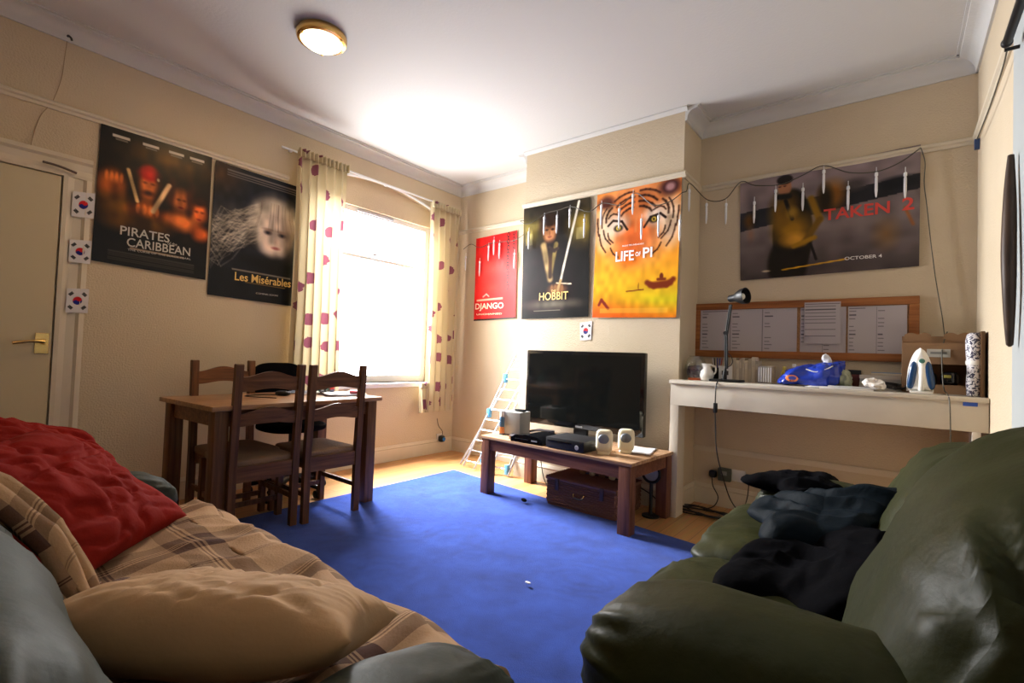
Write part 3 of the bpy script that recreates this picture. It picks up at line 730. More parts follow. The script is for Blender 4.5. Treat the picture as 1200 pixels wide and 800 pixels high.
slab(-.075, .075, -.08, .08, .012, .185, .006, mat('grey_console', (.36,.36,.34), .4), 'console_body', t)
slab(-.090, -.073, -.082, .082, .010, .187, .004, WHITE, 'side_panel', t)
slab(-.08, .08, -.07, .07, 0, .014, .003, mat('grey_dark', (.15,.15,.15), .5), 'stand', t)
slab(1.53, 1.62, -.84, -.80, QZ+.188, QZ+.206, .005, BLACKP, 'sensor_box', None)
tag(bpy.data.objects['sensor_box'], 'small black box on top of the white game console', 'box')
t = thing('spray_can', 'blue spray can with a white cap at the left edge of low table', 'can', (1.46,-.90,QZ))
bm = bm_new(); lathe(bm, [(.024,0),(.026,.003),(.026,.13),(.020,.142)], (0,0,0), 20); obj('can_body', bm, mat('spray_blue', (.08,.16,.26), .25, metal=.3), t, 40)
bm = bm_new(); lathe(bm, [(.0265,.01),(.0268,.012),(.0268,.06),(.0265,.062)], (0,0,0), 20); obj('label_band', bm, mat('spray_orange', (.45,.16,.05), .4), t, 40)
bm = bm_new(); lathe(bm, [(.022,.142),(.022,.18),(.018,.188)], (0,0,0), 20); obj('cap', bm, WHITE, t, 40)
# magazines, dvd cases
t = thing('magazine', 'thick open magazine in front of the white console on low table', 'magazine', (1.67,-.90,QZ), .5)
slab(-.10, .10, -.075, .075, 0, .018, .003, mat('mag_pages', (.6,.5,.45), .6), 'pages', t)
slab(-.10, .10, -.075, .075, .018, .021, 0, mat('mag_cover', (.10,.09,.10), .25), 'cover', t)
o = slab(1.64, 1.79, -.78, -.64, QZ, QZ+.045, .004, mat('dvd_black', (.02,.02,.03), .3), 'dvd_case', None); tag(o, 'stack of dark disc cases beside the white game console', 'disc case')
sheet(2.52,-.70,QZ+.002,.21,.26,.2,5, lab='bluish white paper at right end of the low television table')
sheet(1.93,-.72,QZ+.002,.28,.14,.05,6, lab='white paper between the television stand and black consoles')
def speaker(x, y, rz, label):
    t = thing('computer_speaker', label, 'speaker', (x,y,QZ), rz, 'cream speakers on the low table')
    obj('speaker_body', puff((.108,.09,.150), (0,0,.086), rot=(-.10,0,0), e=.45, e2=.55, nz=0), CREAMP, t, 180)
    bm = bm_new(); lathe(bm, [(.037,.0),(.037,-.004),(.030,-.010),(.0,-.013)], (0,-.036,.100), 24, 'y'); obj('grille', bm, mat('speaker_mesh', (.17,.19,.22), .5, metal=.4), t, 50)
    slab(-.038, .038, -.045, .04, 0, .022, .008, CREAMP, 'foot', t); return t
s0 = speaker(2.405,-.985,.35,'front cream rounded computer speaker with grey cone'); dup(s0, (2.49,-.83,QZ), .35, 'rear cream computer speaker, the right of the pair')
# wicker basket with an open lid shelf under the low table
t = thing('wicker_chest', 'dark brown wicker chest under the low table', 'basket', (2.20,-.735,0), -.02)
bm = bm_new()
def woven(bm, p0, p1, z0, z1, nx, nz, r=.008):
    p0, p1 = Vector(p0), Vector(p1); d = p1-p0; nrm = Vector((d.y,-d.x,0)).normalized()
    for j in range(nz):
        zz = z0+(z1-z0)*(j+.5)/nz; pts = []
        for i in range(nx*2+1):
            q = p0+d*(i/(nx*2)); pts.append(q+nrm*(.005*(1 if (i//1+j)%2 else -1))+Vector((0,0,zz)))
        tube(bm, pts, r*1.05, 5)
X, Y = .275, .19
woven(bm, (-X,-Y,0), (X,-Y,0), .03, .195, 18, 11); woven(bm, (X,-Y,0), (X,Y,0), .03, .195, 12, 11)
woven(bm, (X,Y,0), (-X,Y,0), .03, .195, 18, 11); woven(bm, (-X,Y,0), (-X,-Y,0), .03, .195, 12, 11)
bx(bm, -X+.004, X-.004, -Y+.004, Y-.004, .012, .19)
obj('basket_body', bm, WICK, t, 60)
bm = bm_new(); bx(bm, -X-.012, X+.012, -Y-.012, Y+.012, .195, .215, .006)
for k in range(14): tube(bm, [(-X-.01, -Y+2*Y*k/13, .216), (X+.01, -Y+2*Y*k/13, .216)], .006, 5)
obj('lid', bm, WICK, t, 60)
for kx in (-.18, .18):
    slab(kx-.014, kx+.014, -Y-.022, -Y-.012, .13, .212, .002, mat('leather_strap', (.05,.02,.012), .5), 'strap', t)
bm = bm_new(); tube(bm, smooth_path([(-.04,-Y-.014,.13),(-.03,-Y-.028,.11),(.03,-Y-.028,.11),(.04,-Y-.014,.13)]), .006, 6); obj('handle', bm, BRASS, t, 60)
t = thing('bead_ornament', 'row of small brown and cream objects on top of the wicker chest', 'ornament', (2.26,-.72,.223))
for k in range(5):
    obj('bead', puff((.05,.04,.035), (-.16+.08*k,.0,.018+.0), e=.8, e2=.8, nz=.002, nu=16, nv=10), (TABLEW, CREAMP)[k%2], t, 180)
bm = bm_new(); tube(bm, [(-.18,.0,.012),(.18,.0,.012)], .004, 6); obj('bead_rod', bm, BLACKP, t, 60)
# black speaker cube / drum fan by the back right leg
t = thing('desk_fan', 'small round black ringed fan on the floor beyond the wicker chest', 'fan', (2.59,-.62,0))
bm = bm_new()
pts = [(.0+.062*math.cos(a), -.01, .30+.062*math.sin(a)) for a in [2*PI*k/24 for k in range(25)]]
tube(bm, pts, .010, 8, False); obj('rim', bm, BLACKP, t, 60)
bm = bm_new(); lathe(bm, [(.05,0),(.05,.02),(.02,.024)], (0,-.014,.30), 24, 'y'); obj('fan_face', bm, mat('grey_mesh', (.35,.36,.38), .5), t, 40)
bm = bm_new(); lathe(bm, [(.06,0),(.06,.012),(.012,.02),(.012,.24)], (0,.0,0), 20); obj('stand', bm, BLACKP, t, 40)
bm = bm_new(); tube(bm, smooth_path([(2.62,-.45,.02),(2.5,-.42,.10),(2.30,-.44,.16),(2.1,-.42,.10),(1.8,-.45,.02),(1.6,-.46,.012),(1.5,-.43,.3)]), .004, 6)
tag(obj('cable', bm, BLACKP, None, 60), 'black power cable behind the wicker chest along the chimney breast', 'cable')
bm = puff((.055,.032,.02), (1.80,-1.04,.036), rot=(0,0,-.5), e=.7, e2=.7, nz=.003, nu=18, nv=10)
tag(obj('cloth_scrap', bm, BLACKC, None, 180), 'tiny black crumpled scrap on the blue rug by the low table', 'scrap')
# stickers and scraps
bm = puff((.03,.014,.006), (2.58,-2.05,.028), e=.7, e2=.7, nz=.001, nu=14, nv=8)
tag(obj('paper_scrap', bm, PAPER, None, 180), 'tiny pale scrap lying in the middle of the blue rug', 'scrap')

# ------------------------------------------------------------------ clothes airer in the left alcove
t = thing('clothes_airer', 'folded metal clothes airer with blue joints left of the chimney breast', 'clothes airer', (.86,-.26,0))
BLUEP = mat('light_blue_plastic', (.10,.35,.62), .35)
def frame(a0, a1, b0, b1, r, nr, nm, skip=0):
    bm = bm_new(); a0, a1, b0, b1 = map(Vector, (a0, a1, b0, b1))
    tube(bm, [a0, a1], r, 8); tube(bm, [b0, b1], r, 8); f = obj(nm, bm, METAL, t, 60)
    for k in range(nr):
        q = (k+skip+.5)/(nr+skip); bm = bm_new(); tube(bm, [a0.lerp(a1, q), b0.lerp(b1, q)], r*.55, 6); obj('rung', bm, METAL, f, 60)
    return f
frame((-.19,-.24,.012), (.10,.15,1.10), (.36,-.24,.012), (.58,.15,1.10), .010, 11, 'frame')
frame((-.27,-.20,.012), (.03,.10,.80), (-.02,-.28,.012), (.19,.12,.80), .009, 8, 'frame')
frame((.18,-.28,.012), (.24,.10,.80), (.32,-.22,.012), (.42,.12,.80), .009, 7, 'frame')
for p in ((-.05,-.05,.52), (.04,.07,.86), (-.02,-.16,.10), (.19,-.26,.05), (.33,-.22,.06)):
    bm = bm_new(); bx(bm, p[0]-.018, p[0]+.018, p[1]-.02, p[1]+.02, max(0,p[2]-.045), p[2]+.045, .006); obj('joint', bm, BLUEP, t, 40)
# socket plug at the window wall corner
t = thing('adaptor_plug', 'black and blue plug adaptor on the wall below the right curtain', 'plug', (.0,-.20,.155))
slab(0, .012, -.04, .04, -.035, .05, .002, WHITE, 'socket_plate', t)
obj('plug_body', puff((.07,.06,.07), (.045,0,.0), e=.6, e2=.6, nz=0, nu=24, nv=14), BLACKP, t, 180)
bm = bm_new(); lathe(bm, [(.018,0),(.020,.01),(.0,.012)], (.075,.0,.0), 16, 'x'); obj('blue_light', bm, mat('blue_plug_face', (.02,.15,.45), .3), t, 40)
bm = bm_new(); tube(bm, smooth_path([(.045,0,.03),(.04,.01,.08),(.02,-.03,.14),(.015,-.05,.22)]), .003, 6); obj('cord', bm, BLACKP, t, 60)

# ------------------------------------------------------------------ curtains
def curtain(name, label, y0, y1, z0, z1, n, tuck=0):
    t = thing(name, label, 'curtain', (.07, (y0+y1)/2, z0))
    hw = (y1-y0)/2; H = z1-z0
    def f(u, v):
        s = noise.noise(Vector((u*3, v*1.2, y0*3)))
        a = u*n*2*PI+s*.9
        amp = .045*(.55+.45*(1-v))*(1+.3*s)
        y = -hw+2*hw*u+.012*math.sin(a*2)*(1-v)
        y *= 1-.05*math.sin(v*PI)
        hem = .010*math.sin(a)
        return Vector((.03+amp*math.sin(a)+.02*(1-v), y, v*H+(hem if v == 0 else 0)))
    o = obj('fabric', grid(150, 60, f, uvs=((y1-y0)*2.0, H)), CURT, t, 180)
    bm = bm_new()
    def fh(u, v):
        a = u*n*2*3*2*PI
        return Vector((.045+.022*math.sin(a*.34)+.006, -hw*.99+2*hw*.99*u, H-.055+.07*v))
    h = obj('heading_tape', grid(100, 4, fh, uvs=((y1-y0)*2, .08)), CURT, t, 180); solid(h, .004)
    return t
curtain('curtain', 'cream flowered curtain on the left side of the window', -1.985, -1.53, .56, 2.69, 6)
curtain('curtain', 'cream flowered curtain on the right side of the window', -.535, -.13, .47, 2.66, 5)
t = thing('curtain_track', 'thin white curtain track above the window', 'curtain rail', (.03,-1.05,2.70))
bm = bm_new(); bx(bm, -.006, .006, -1.03, .93, -.007, .007, .002); obj('track', bm, UPVC, t)
for yy in (-.95, 0, .88):
    bm = bm_new(); bx(bm, -.03, -.004, yy-.012, yy+.012, -.012, .010); obj('bracket', bm, UPVC, t)
o = curtain('cloth', 'short end of cream flowered fabric bunched below the sill', -.60, -.50, .47, .77, 2)
o.name = 'curtain_end'

# ------------------------------------------------------------------ posters
VC = vcol('poster_print', .36); VCm = vcol('sheet_print', .6)
class Canvas:
    def __init__(s, w, h, nx, ny, bg):
        s.w, s.h, s.nx, s.ny = w, h, nx, ny
        s.U, s.V = np.meshgrid(np.linspace(0,1,nx+1), np.linspace(0,1,ny+1))
        s.c = np.zeros((ny+1, nx+1, 3)); s.c[:] = bg
    def mix(s, m, col): m = np.clip(m,0,1)[...,None]; s.c = s.c*(1-m)+np.array(col)*m
    def ell(s, u, v, a, b, col, soft=.3, op=1, rot=0):
        du, dv = (s.U-u)*s.w, (s.V-v)*s.h; a, b = a*s.w, b*s.h
        c, n = math.cos(rot), math.sin(rot); x, y = du*c+dv*n, -du*n+dv*c
        d = np.sqrt((x/a)**2+(y/b)**2); s.mix((1+soft-d)/(2*soft)*op, col)
    def line(s, p, q, wd, col, soft=.4, op=1):
        p, q = np.array(p)*[s.w,s.h], np.array(q)*[s.w,s.h]; d = q-p; X, Y = s.U*s.w-p[0], s.V*s.h-p[1]
        t = np.clip((X*d[0]+Y*d[1])/(d@d), 0, 1); r = np.hypot(X-t*d[0], Y-t*d[1])/wd
        s.mix((1+soft-r)/(2*soft)*op, col)
    def poly(s, pts, wd, col, **k):
        for p, q in zip(pts, pts[1:]): s.line(p, q, wd, col, **k)
    def rect(s, u0, v0, u1, v1, col, op=1):
        s.mix(((s.U>=u0)&(s.U<=u1)&(s.V>=v0)&(s.V<=v1))*op*1.0, col)
    def vgrad(s, v0, v1, col):
        s.mix((s.V-v0)/(v1-v0), col)
    def noise(s, amp, sc=9, seed=0):
        r = np.random.RandomState(seed); g = r.rand(sc+2, sc+2)
        u, v = s.U*sc, s.V*sc; i, j = u.astype(int), v.astype(int); f, k = u-i, v-j; f = f*f*(3-2*f); k = k*k*(3-2*k)
        n = g[j,i]*(1-f)*(1-k)+g[j,i+1]*f*(1-k)+g[j+1,i]*(1-f)*k+g[j+1,i+1]*f*k
        s.c = np.clip(s.c*(1+amp*(n[...,None]*2-1)), 0, 1)
def poster(cv, name, label, corners, nrm, cat='poster', wave=.004, m=None, seed=0, group=None, gain=1, off=.012):
    """corners: TL, TR, BR, BL in the room; a printed sheet just off the wall"""
    TL, TR, BR, BL = map(Vector, corners); nrm = Vector(nrm); ctr = (TL+TR+BR+BL)/4
    t = tag(bpy.data.objects.new(name, None), label, cat, group); C.objects.link(t); t.location = ctr
    bm = bm_new(); V = []
    for j in range(cv.ny+1):
        for i in range(cv.nx+1):
            u, v = i/cv.nx, j/cv.ny
            p = (TL*(1-u)+TR*u)*(1-v)+(BL*(1-u)+BR*u)*v-ctr
            p += nrm*(off+wave*noise.noise(Vector((u*2.2+seed, v*3, seed))))
            V.append(bm.verts.new(p))
    for j in range(cv.ny):
        for i in range(cv.nx):
            a = j*(cv.nx+1)+i; bm.faces.new((V[a], V[a+cv.nx+1], V[a+cv.nx+2], V[a+1]))
    me = bpy.data.meshes.new('printed_sheet'); bm.to_mesh(me); bm.free(); me.materials.append(m or VC)
    cv.c = np.clip(cv.c*gain, 0, 1)
    at_ = me.color_attributes.new('print', 'FLOAT_COLOR', 'POINT')
    c = np.ones((cv.c.shape[0]*cv.c.shape[1], 4), dtype=np.float32); c[:,:3] = (np.clip(cv.c,0,1)**2.2).reshape(-1,3)
    at_.data.foreach_set('color', c.ravel())
    me.polygons.foreach_set('use_smooth', [True]*len(me.polygons))
    s = bpy.data.objects.new('printed_sheet', me); C.objects.link(s); s.parent = t
    def put(u, v, extra=0):
        p = (TL*(1-u)+TR*u)*(1-v)+(BL*(1-u)+BR*u)*v-ctr
        return p+nrm*(off+wave*noise.noise(Vector((u*2.2+seed, v*3, seed)))+.004+extra)
    if abs(nrm.x) > .5: rot = (PI/2, math.atan2((TR-TL).z, (TR-TL).y)*-1*0, PI/2)
    else: rot = (PI/2, 0, 0)
    return t, put, rot
WHT = mat('print_white', (.75,.74,.72), .5); GOLD = mat('print_gold', (.75,.50,.14), .5); REDP = mat('print_red', (.62,.05,.035), .5)
SILV = mat('print_silver', (.50,.47,.42), .5); YEL = mat('print_pale_yellow', (.85,.8,.6), .5)
A = lambda px, py: at(px, py, 'x', 0)
B0 = lambda px, py: at(px, py, 'y', 0)
BC = lambda px, py: at(px, py, 'y', -BRD)
# 1 dark adventure film poster
cv = Canvas(.63, .87, 120, 160, (.045,.035,.03)); 
cv.ell(.62,.13,.30,.08,(.30,.20,.05),.8,.8); cv.ell(.5,.42,.5,.22,(.14,.08,.02),.8,.8)
for (u,v,a,b,c) in [(.12,.42,.10,.10,(.50,.25,.10)),(.17,.60,.16,.12,(.28,.18,.05)),(.42,.36,.095,.105,(.55,.28,.12)),(.72,.42,.085,.085,(.62,.33,.15)),(.90,.48,.07,.085,(.60,.28,.12)),(.72,.58,.15,.07,(.62,.32,.14)),(.92,.64,.08,.06,(.58,.26,.10)),(.42,.57,.15,.07,(.50,.24,.08)),(.42,.66,.22,.07,(.22,.14,.04))]:
    cv.ell(u,v,a,b,c,.45)
cv.ell(.42,.275,.10,.05,(.45,.07,.05),.3); cv.ell(.42,.245,.07,.04,(.50,.10,.07),.4)
for u in (.30,.53): cv.ell(u,.42,.05,.16,(.06,.03,.02),.6,.8)
for (u,v) in [(.385,.345),(.455,.345),(.695,.41),(.75,.41),(.87,.47),(.93,.47)]: cv.ell(u,v,.020,.009,(.16,.06,.03),.6,.6)
cv.ell(.42,.42,.045,.02,(.14,.06,.03),.6); cv.ell(.72,.47,.025,.008,(.40,.10,.06),.5); cv.ell(.90,.53,.022,.008,(.38,.10,.06),.5)
cv.ell(.62,.36,.035,.10,(.16,.07,.03),.6); cv.ell(.80,.38,.04,.12,(.16,.07,.03),.6); cv.ell(.90,.39,.075,.035,(.12,.05,.02),.5)
for k in range(4): cv.ell(.34+.055*k,.55,.018,.035,(.60,.32,.14),.4); cv.ell(.07+.04*k,.36,.014,.035,(.58,.30,.12),.4)
cv.line((.24,.28),(.33,.50),.010,(.55,.45,.30)); cv.line((.60,.32),(.47,.55),.014,(.62,.50,.36)); cv.ell(.50,.30,.012,.012,(.7,.6,.45),.4)
cv.noise(.35, 14, 1)
for k,u in enumerate((.17,.42,.65,.85)): cv.rect(u-.07,.045,u+.07,.065,(.55,.52,.48)); cv.rect(u-.05,.075,u+.05,.085,(.3,.28,.25))
cv.rect(.30,.855,.78,.866,(.42,.36,.3)); 
for k in range(5): cv.rect(.12,.90+.015*k,.88,.907+.015*k,(.16,.15,.13))
t, put, rot = poster(cv, 'poster', 'dark wall poster with warm lit faces and a red headscarf, nearest the door', [A(118,145),A(248,185),A(240,328),A(106,305)], (1,0,0), seed=1, gain=1.38)
text('title', 'PIRATES', SILV, t, put(.42,.735), rot, .058, .27, .01); text('title', 'CARIBBEAN', SILV, t, put(.55,.81), rot, .058, .36, .01)
text('title', 'of the', SILV, t, put(.66,.765), rot, .020, .055)
text('subtitle', 'THE CURSE OF THE BLACK PEARL', SILV, t, put(.56,.865), rot, .012, .36)
# 2 dark poster with a pale child's face
cv = Canvas(.69, 1.0, 120, 170, (.05,.055,.07)); cv.ell(.05,.1,.2,.1,(.30,.18,.06),.8,.7); cv.ell(.5,.4,.5,.3,(.09,.10,.13),.9,.8)
cv.ell(.66,.37,.27,.21,(.50,.46,.42),.35); cv.ell(.66,.32,.24,.13,(.60,.56,.50),.4)
cv.ell(.66,.44,.185,.185,(.66,.60,.55),.22); cv.ell(.60,.47,.12,.13,(.74,.66,.60),.5,.6)
cv.ell(.80,.46,.07,.16,(.33,.28,.26),.7,.7)
rs = np.random.RandomState(3)
cv.ell(.30,.42,.30,.10,(.34,.32,.30),.9,.55,.2)
for k in range(70):
    v0 = .27+.30*rs.rand(); u0 = .48+.10*rs.rand(); pts = [(u0, v0-.06)]
    for j in range(1,6):
        pts.append((u0-j*.11, v0-.06+.05*j*(.5+rs.rand()*.9)+.02*math.sin(j+k)))
    cv.poly(pts, 0.0034, (.60,.56,.50), op=.28, soft=.8)
for k in range(16):
    u0 = .46+.42*rs.rand(); cv.poly([(u0,.20),(u0+.05*(u0-.66),.30),(u0+.35*(u0-.66),.42)], .003, (.40,.35,.32), op=.5, soft=.8)
for u in (.58,.745): cv.ell(u,.44,.040,.018,(.22,.18,.18),.5); cv.ell(u,.415,.055,.010,(.42,.34,.30),.6,.8); cv.ell(u,.442,.015,.010,(.10,.11,.14),.3)
cv.ell(.675,.50,.022,.035,(.50,.42,.38),.6,.7); cv.ell(.675,.555,.045,.012,(.48,.28,.27),.5); cv.ell(.66,.60,.05,.02,(.5,.43,.4),.8,.6)
cv.ell(.66,.72,.3,.08,(.04,.04,.05),.5); cv.noise(.25, 16, 4)
for k in range(3): cv.rect(.12,.035+.018*k,.92,.042+.018*k,(.30,.28,.27))
cv.rect(.22,.775,.86,.785,(.35,.33,.30)); cv.rect(.36,.86,.80,.868,(.35,.28,.15)); 
t, put, rot = poster(cv, 'poster', 'dark wall poster of a pale child with blowing fair hair, left of the curtain', [A(252,188),A(357,222),A(351,360),A(242,345)], (1,0,0), seed=2, gain=1.3)
text('title', 'Les Misérables', GOLD, t, put(.56,.825), rot, .062, .43, .012)
text('caption', 'COMING SOON', SILV, t, put(.60,.935), rot, .012, .17)
# 3 red poster
cv = Canvas(.58, .90, 90, 140, (.78,.09,.10)); cv.noise(.10, 8, 5); cv.ell(.45,.40,.32,.12,(.82,.30,.28),.6,.7); cv.ell(.42,.62,.30,.10,(.80,.25,.22),.6,.7)
for k in range(9): cv.ell(.80+.0*k,.03+.075*k,.035,.034,(.08,.02,.03),.12); cv.ell(.80,.03+.075*k,.017,.018,(.78,.09,.10),.2)
for k in range(5): cv.ell(.93,.02+.075*k,.03,.034,(.10,.02,.03),.12); cv.ell(.93,.02+.075*k,.014,.018,(.78,.09,.10),.2)
cv.poly([(.22,.72),(.30,.69),(.36,.72)], .007, (.9,.75,.7)); cv.rect(.06,.745,.70,.765,(.90,.72,.62)); cv.rect(0,.985,1,1,(.05,.03,.04))
cv.rect(.08,.925,.66,.935,(.85,.6,.5))
t, put, rot = poster(cv, 'poster', 'bright red wall poster with black chain links in the window corner alcove', [B0(559,280),B0(607,270),B0(605,373),B0(556,376)], (0,-1,0), seed=3)
text('title', 'DJANGO', YEL, t, put(.38,.845), rot, .085, .40, .02); text('title', 'UNCHAINED', YEL, t, put(.38,.93), rot, .018, .36)
# 4 dark poster, man in a coat with a sword
cv = Canvas(.69, 1.03, 120, 180, (.05,.04,.04)); cv.ell(.12,.20,.22,.14,(.42,.37,.18),.6,.9); cv.ell(.88,.20,.18,.16,(.45,.38,.16),.6,.9); cv.ell(.5,.06,.5,.07,(.10,.08,.05),.6)
for u in (.10,.86): cv.rect(u-.05,.24,u+.05,.34,(.52,.48,.32),.6)
cv.ell(.42,.20,.16,.12,(.14,.08,.04),.3); cv.ell(.42,.24,.095,.10,(.60,.40,.26),.3); cv.ell(.42,.15,.13,.06,(.13,.08,.05),.4)
for u in (.375,.465): cv.ell(u,.225,.024,.010,(.15,.08,.05),.5)
cv.ell(.42,.29,.03,.010,(.38,.20,.15),.5); cv.ell(.42,.26,.012,.025,(.48,.30,.2),.5)
cv.ell(.42,.68,.40,.34,(.07,.035,.045),.12); cv.ell(.10,.70,.2,.3,(.08,.04,.05),.4)
cv.line((.33,.36),(.44,.66),.030,(.50,.42,.28)); cv.line((.52,.36),(.45,.60),.022,(.42,.36,.20)); cv.line((.44,.42),(.44,.64),.018,(.20,.12,.07))
cv.line((.42,.38),(.50,.42),.014,(.16,.11,.10)); cv.line((.45,.42),(.55,.40),.014,(.16,.11,.10))
cv.line((.84,.02),(.60,.68),.011,(.75,.72,.66),.3); cv.line((.54,.70),(.75,.715),.006,(.75,.70,.6)); cv.ell(.54,.76,.13,.05,(.40,.26,.15),.4)
for k in range(4): cv.ell(.47+.05*k,.745,.02,.03,(.48,.32,.19),.4)
cv.line((.60,.68),(.56,.76),.012,(.55,.45,.3))
cv.ell(.5,.88,.48,.05,(.30,.28,.24),.3,.55); cv.noise(.25, 16, 6); cv.rect(.2,.93,.6,.938,(.4,.38,.33)); cv.rect(0,.965,1,1,(.02,.02,.02))
t, put, rot = poster(cv, 'poster', 'dark wall poster of a man in a coat holding a blade, above the television', [BC(615,245),BC(693,231),BC(690,371),BC(612,374)], (0,-1,0), seed=4, gain=1.12)
text('title', 'THE', GOLD, t, put(.50,.765), rot, .018, .05); text('title', 'HOBBIT', GOLD, t, put(.50,.81), rot, .070, .30, .008)
# 5 orange poster with a striped animal face
cv = Canvas(.70, 1.03, 130, 190, (.88,.50,.20)); cv.vgrad(.35,.70,(.93,.66,.15)); cv.vgrad(.72,.86,(.80,.72,.12)); cv.vgrad(.88,1.0,(.85,.45,.08))
cv.ell(0,1,.5,.15,(.85,.30,.05),.7,.8); cv.ell(.5,.25,.42,.28,(.90,.62,.42),.5); cv.ell(.5,.36,.20,.16,(.84,.40,.18),.6); cv.ell(.5,.12,.32,.10,(.86,.48,.25),.6)
cv.ell(.12,.28,.12,.16,(.92,.80,.66),.5); cv.ell(.90,.30,.12,.16,(.92,.80,.66),.5); cv.ell(.28,.27,.12,.07,(.86,.76,.68),.5); cv.ell(.72,.24,.12,.07,(.86,.76,.68),.5)
cv.ell(.88,.05,.12,.06,(.25,.12,.12),.4); cv.ell(.12,.08,.10,.05,(.35,.18,.15),.4); cv.ell(.88,.05,.05,.03,(.62,.45,.45),.4)
TD = (.20,.08,.05)
for s in (-1,1):
    X = lambda u: .5+s*u
    for k, (u0,v0,u1,v1,u2,v2) in enumerate([(.03,.075,.14,.085,.24,.13),(.03,.115,.13,.13,.22,.175),(.04,.155,.12,.17,.18,.205),(.04,.035,.15,.04,.27,.08),
            (.30,.13,.36,.18,.37,.24),(.37,.13,.42,.20,.42,.28),(.40,.30,.37,.37,.30,.42),(.45,.33,.42,.42,.36,.48),(.34,.33,.32,.38,.27,.41),(.30,.45,.26,.50,.20,.53),(.48,.20,.47,.28,.46,.34),(.20,.20,.28,.18,.34,.21)]):
        cv.poly([(X(u0),v0),(X((u0+u1)/2+.006),(v0+v1)/2-.004),(X(u1),v1),(X((u1+u2)/2+.006),(v1+v2)/2-.004),(X(u2),v2)], .0085 if k < 5 else .0065, TD, op=.8, soft=.6)
    cv.poly([(X(.10),.32),(X(.17),.25),(X(.28),.235),(X(.34),.27)], .009, (.12,.05,.04))
cv.line((.5,.20),(.5,.34),.012,(.86,.50,.28),op=.5)
for (u,v) in ((.29,.30),(.71,.27)): cv.ell(u,v,.055,.026,(.06,.04,.03),.3); cv.ell(u,v,.028,.018,(.85,.72,.30),.3); cv.ell(u,v,.011,.010,(.02,.02,.02),.3)
cv.ell(.44,.50,.12,.10,(.80,.33,.12),.8,.6); cv.ell(.44,.56,.10,.04,(.86,.45,.12),.6); cv.noise(.10, 18, 7)
cv.poly([(.66,.74),(.74,.77),(.88,.765),(.95,.725)], .020, (.45,.17,.06)); cv.line((.70,.76),(.92,.75),.022,(.45,.17,.06)); cv.ell(.82,.70,.022,.026,(.40,.15,.06),.2); cv.line((.78,.72),(.86,.72),.010,(.45,.18,.07))
cv.line((.42,.80),(.62,.79),.005,(.45,.18,.06)); cv.ell(.56,.765,.006,.025,(.45,.18,.06),.3); cv.poly([(.08,.90),(.11,.86),(.15,.89),(.20,.93)], .012, (.45,.12,.04))
cv.rect(.10,.93,.90,.965,(.92,.72,.30),.4)
t, put, rot = poster(cv, 'poster', 'orange wall poster with a striped big cat face and small boat', [BC(701,229),BC(800,208),BC(793,372),BC(695,372)], (0,-1,0), seed=5)
PW = mat('print_bright_white', (.9,.9,.88), .5)
text('title', 'LIFE', PW, t, put(.385,.525), rot, .080, .155, .02); text('title', 'OF', PW, t, put(.545,.520), rot, .035, .045, .02); text('title', 'PI', PW, t, put(.655,.515), rot, .080, .075, .02)
text('subtitle', 'BELIEVE THE UNBELIEVABLE', PW, t, put(.48,.445), rot, .012, .18)
# 6 wide grey poster
cv = Canvas(1.05, .77, 180, 130, (.30,.27,.27)); cv.vgrad(.5,1.1,(.16,.14,.14)); cv.ell(.5,.12,.6,.14,(.36,.32,.33),.8,.7)
cv.mix(((cv.V > .335-.10*cv.U)&(cv.V < .52-.16*cv.U))*1.0, (.10,.10,.11)); cv.ell(.9,.28,.10,.05,(.07,.07,.08),.4); cv.ell(.68,.24,.06,.05,(.20,.18,.18),.5)
cv.ell(.56,.30,.07,.12,(.34,.22,.08),.5); cv.ell(.52,.33,.04,.12,(.10,.08,.04),.5); cv.ell(.06,.42,.03,.06,(.26,.17,.06),.6); cv.ell(.07,.56,.02,.06,(.32,.22,.16),.8,.6)
cv.ell(.84,.70,.05,.10,(.34,.24,.12),.8,.6); cv.line((.93,.50),(.97,.65),.010,(.36,.22,.12),op=.6)
cv.ell(.33,.60,.120,.42,(.07,.06,.04),.05); cv.ell(.30,.88,.12,.25,(.07,.06,.05),.1)
cv.ell(.28,.38,.08,.16,(.28,.20,.05),.5); cv.ell(.33,.56,.10,.13,(.36,.26,.05),.6); cv.ell(.34,.66,.07,.06,(.48,.34,.10),.5); cv.line((.44,.30),(.49,.50),.022,(.34,.25,.06)); cv.line((.49,.50),(.40,.70),.020,(.26,.19,.05)); cv.line((.34,.72),(.46,.66),.016,(.38,.28,.06))
cv.line((.29,.28),(.33,.46),.012,(.05,.04,.03)); cv.ell(.33,.40,.03,.05,(.42,.32,.10),.6)
cv.ell(.285,.155,.040,.080,(.40,.27,.19),.12); cv.ell(.285,.080,.048,.045,(.08,.06,.05),.15); cv.line((.25,.235),(.31,.24),.020,(.07,.06,.04))
cv.ell(.255,.14,.010,.006,(.1,.06,.05),.4); cv.ell(.285,.14,.010,.006,(.1,.06,.05),.4)
cv.line((.44,.72),(.47,.86),.008,(.06,.05,.05)); cv.line((.27,.93),(.64,.885),.004,(.60,.45,.10)); cv.ell(.17,.93,.025,.008,(.5,.45,.38),.4); cv.noise(.14, 14, 9)
t, put, rot = poster(cv, 'poster', 'wide grey wall poster of a man in a dark coat above the noticeboard', [B0(868,212),B0(1079,170),B0(1077,312),B0(868,329)], (0,-1,0), seed=6, gain=1.5)
text('title', 'TAKEN', REDP, t, put(.685,.475), rot, .078, .36, .018); text('title', '2', REDP, t, put(.945,.475), rot, .080, .060, .02)
text('caption', 'OCTOBER 4', WHT, t, put(.725,.885), rot, .022, .20, .01)
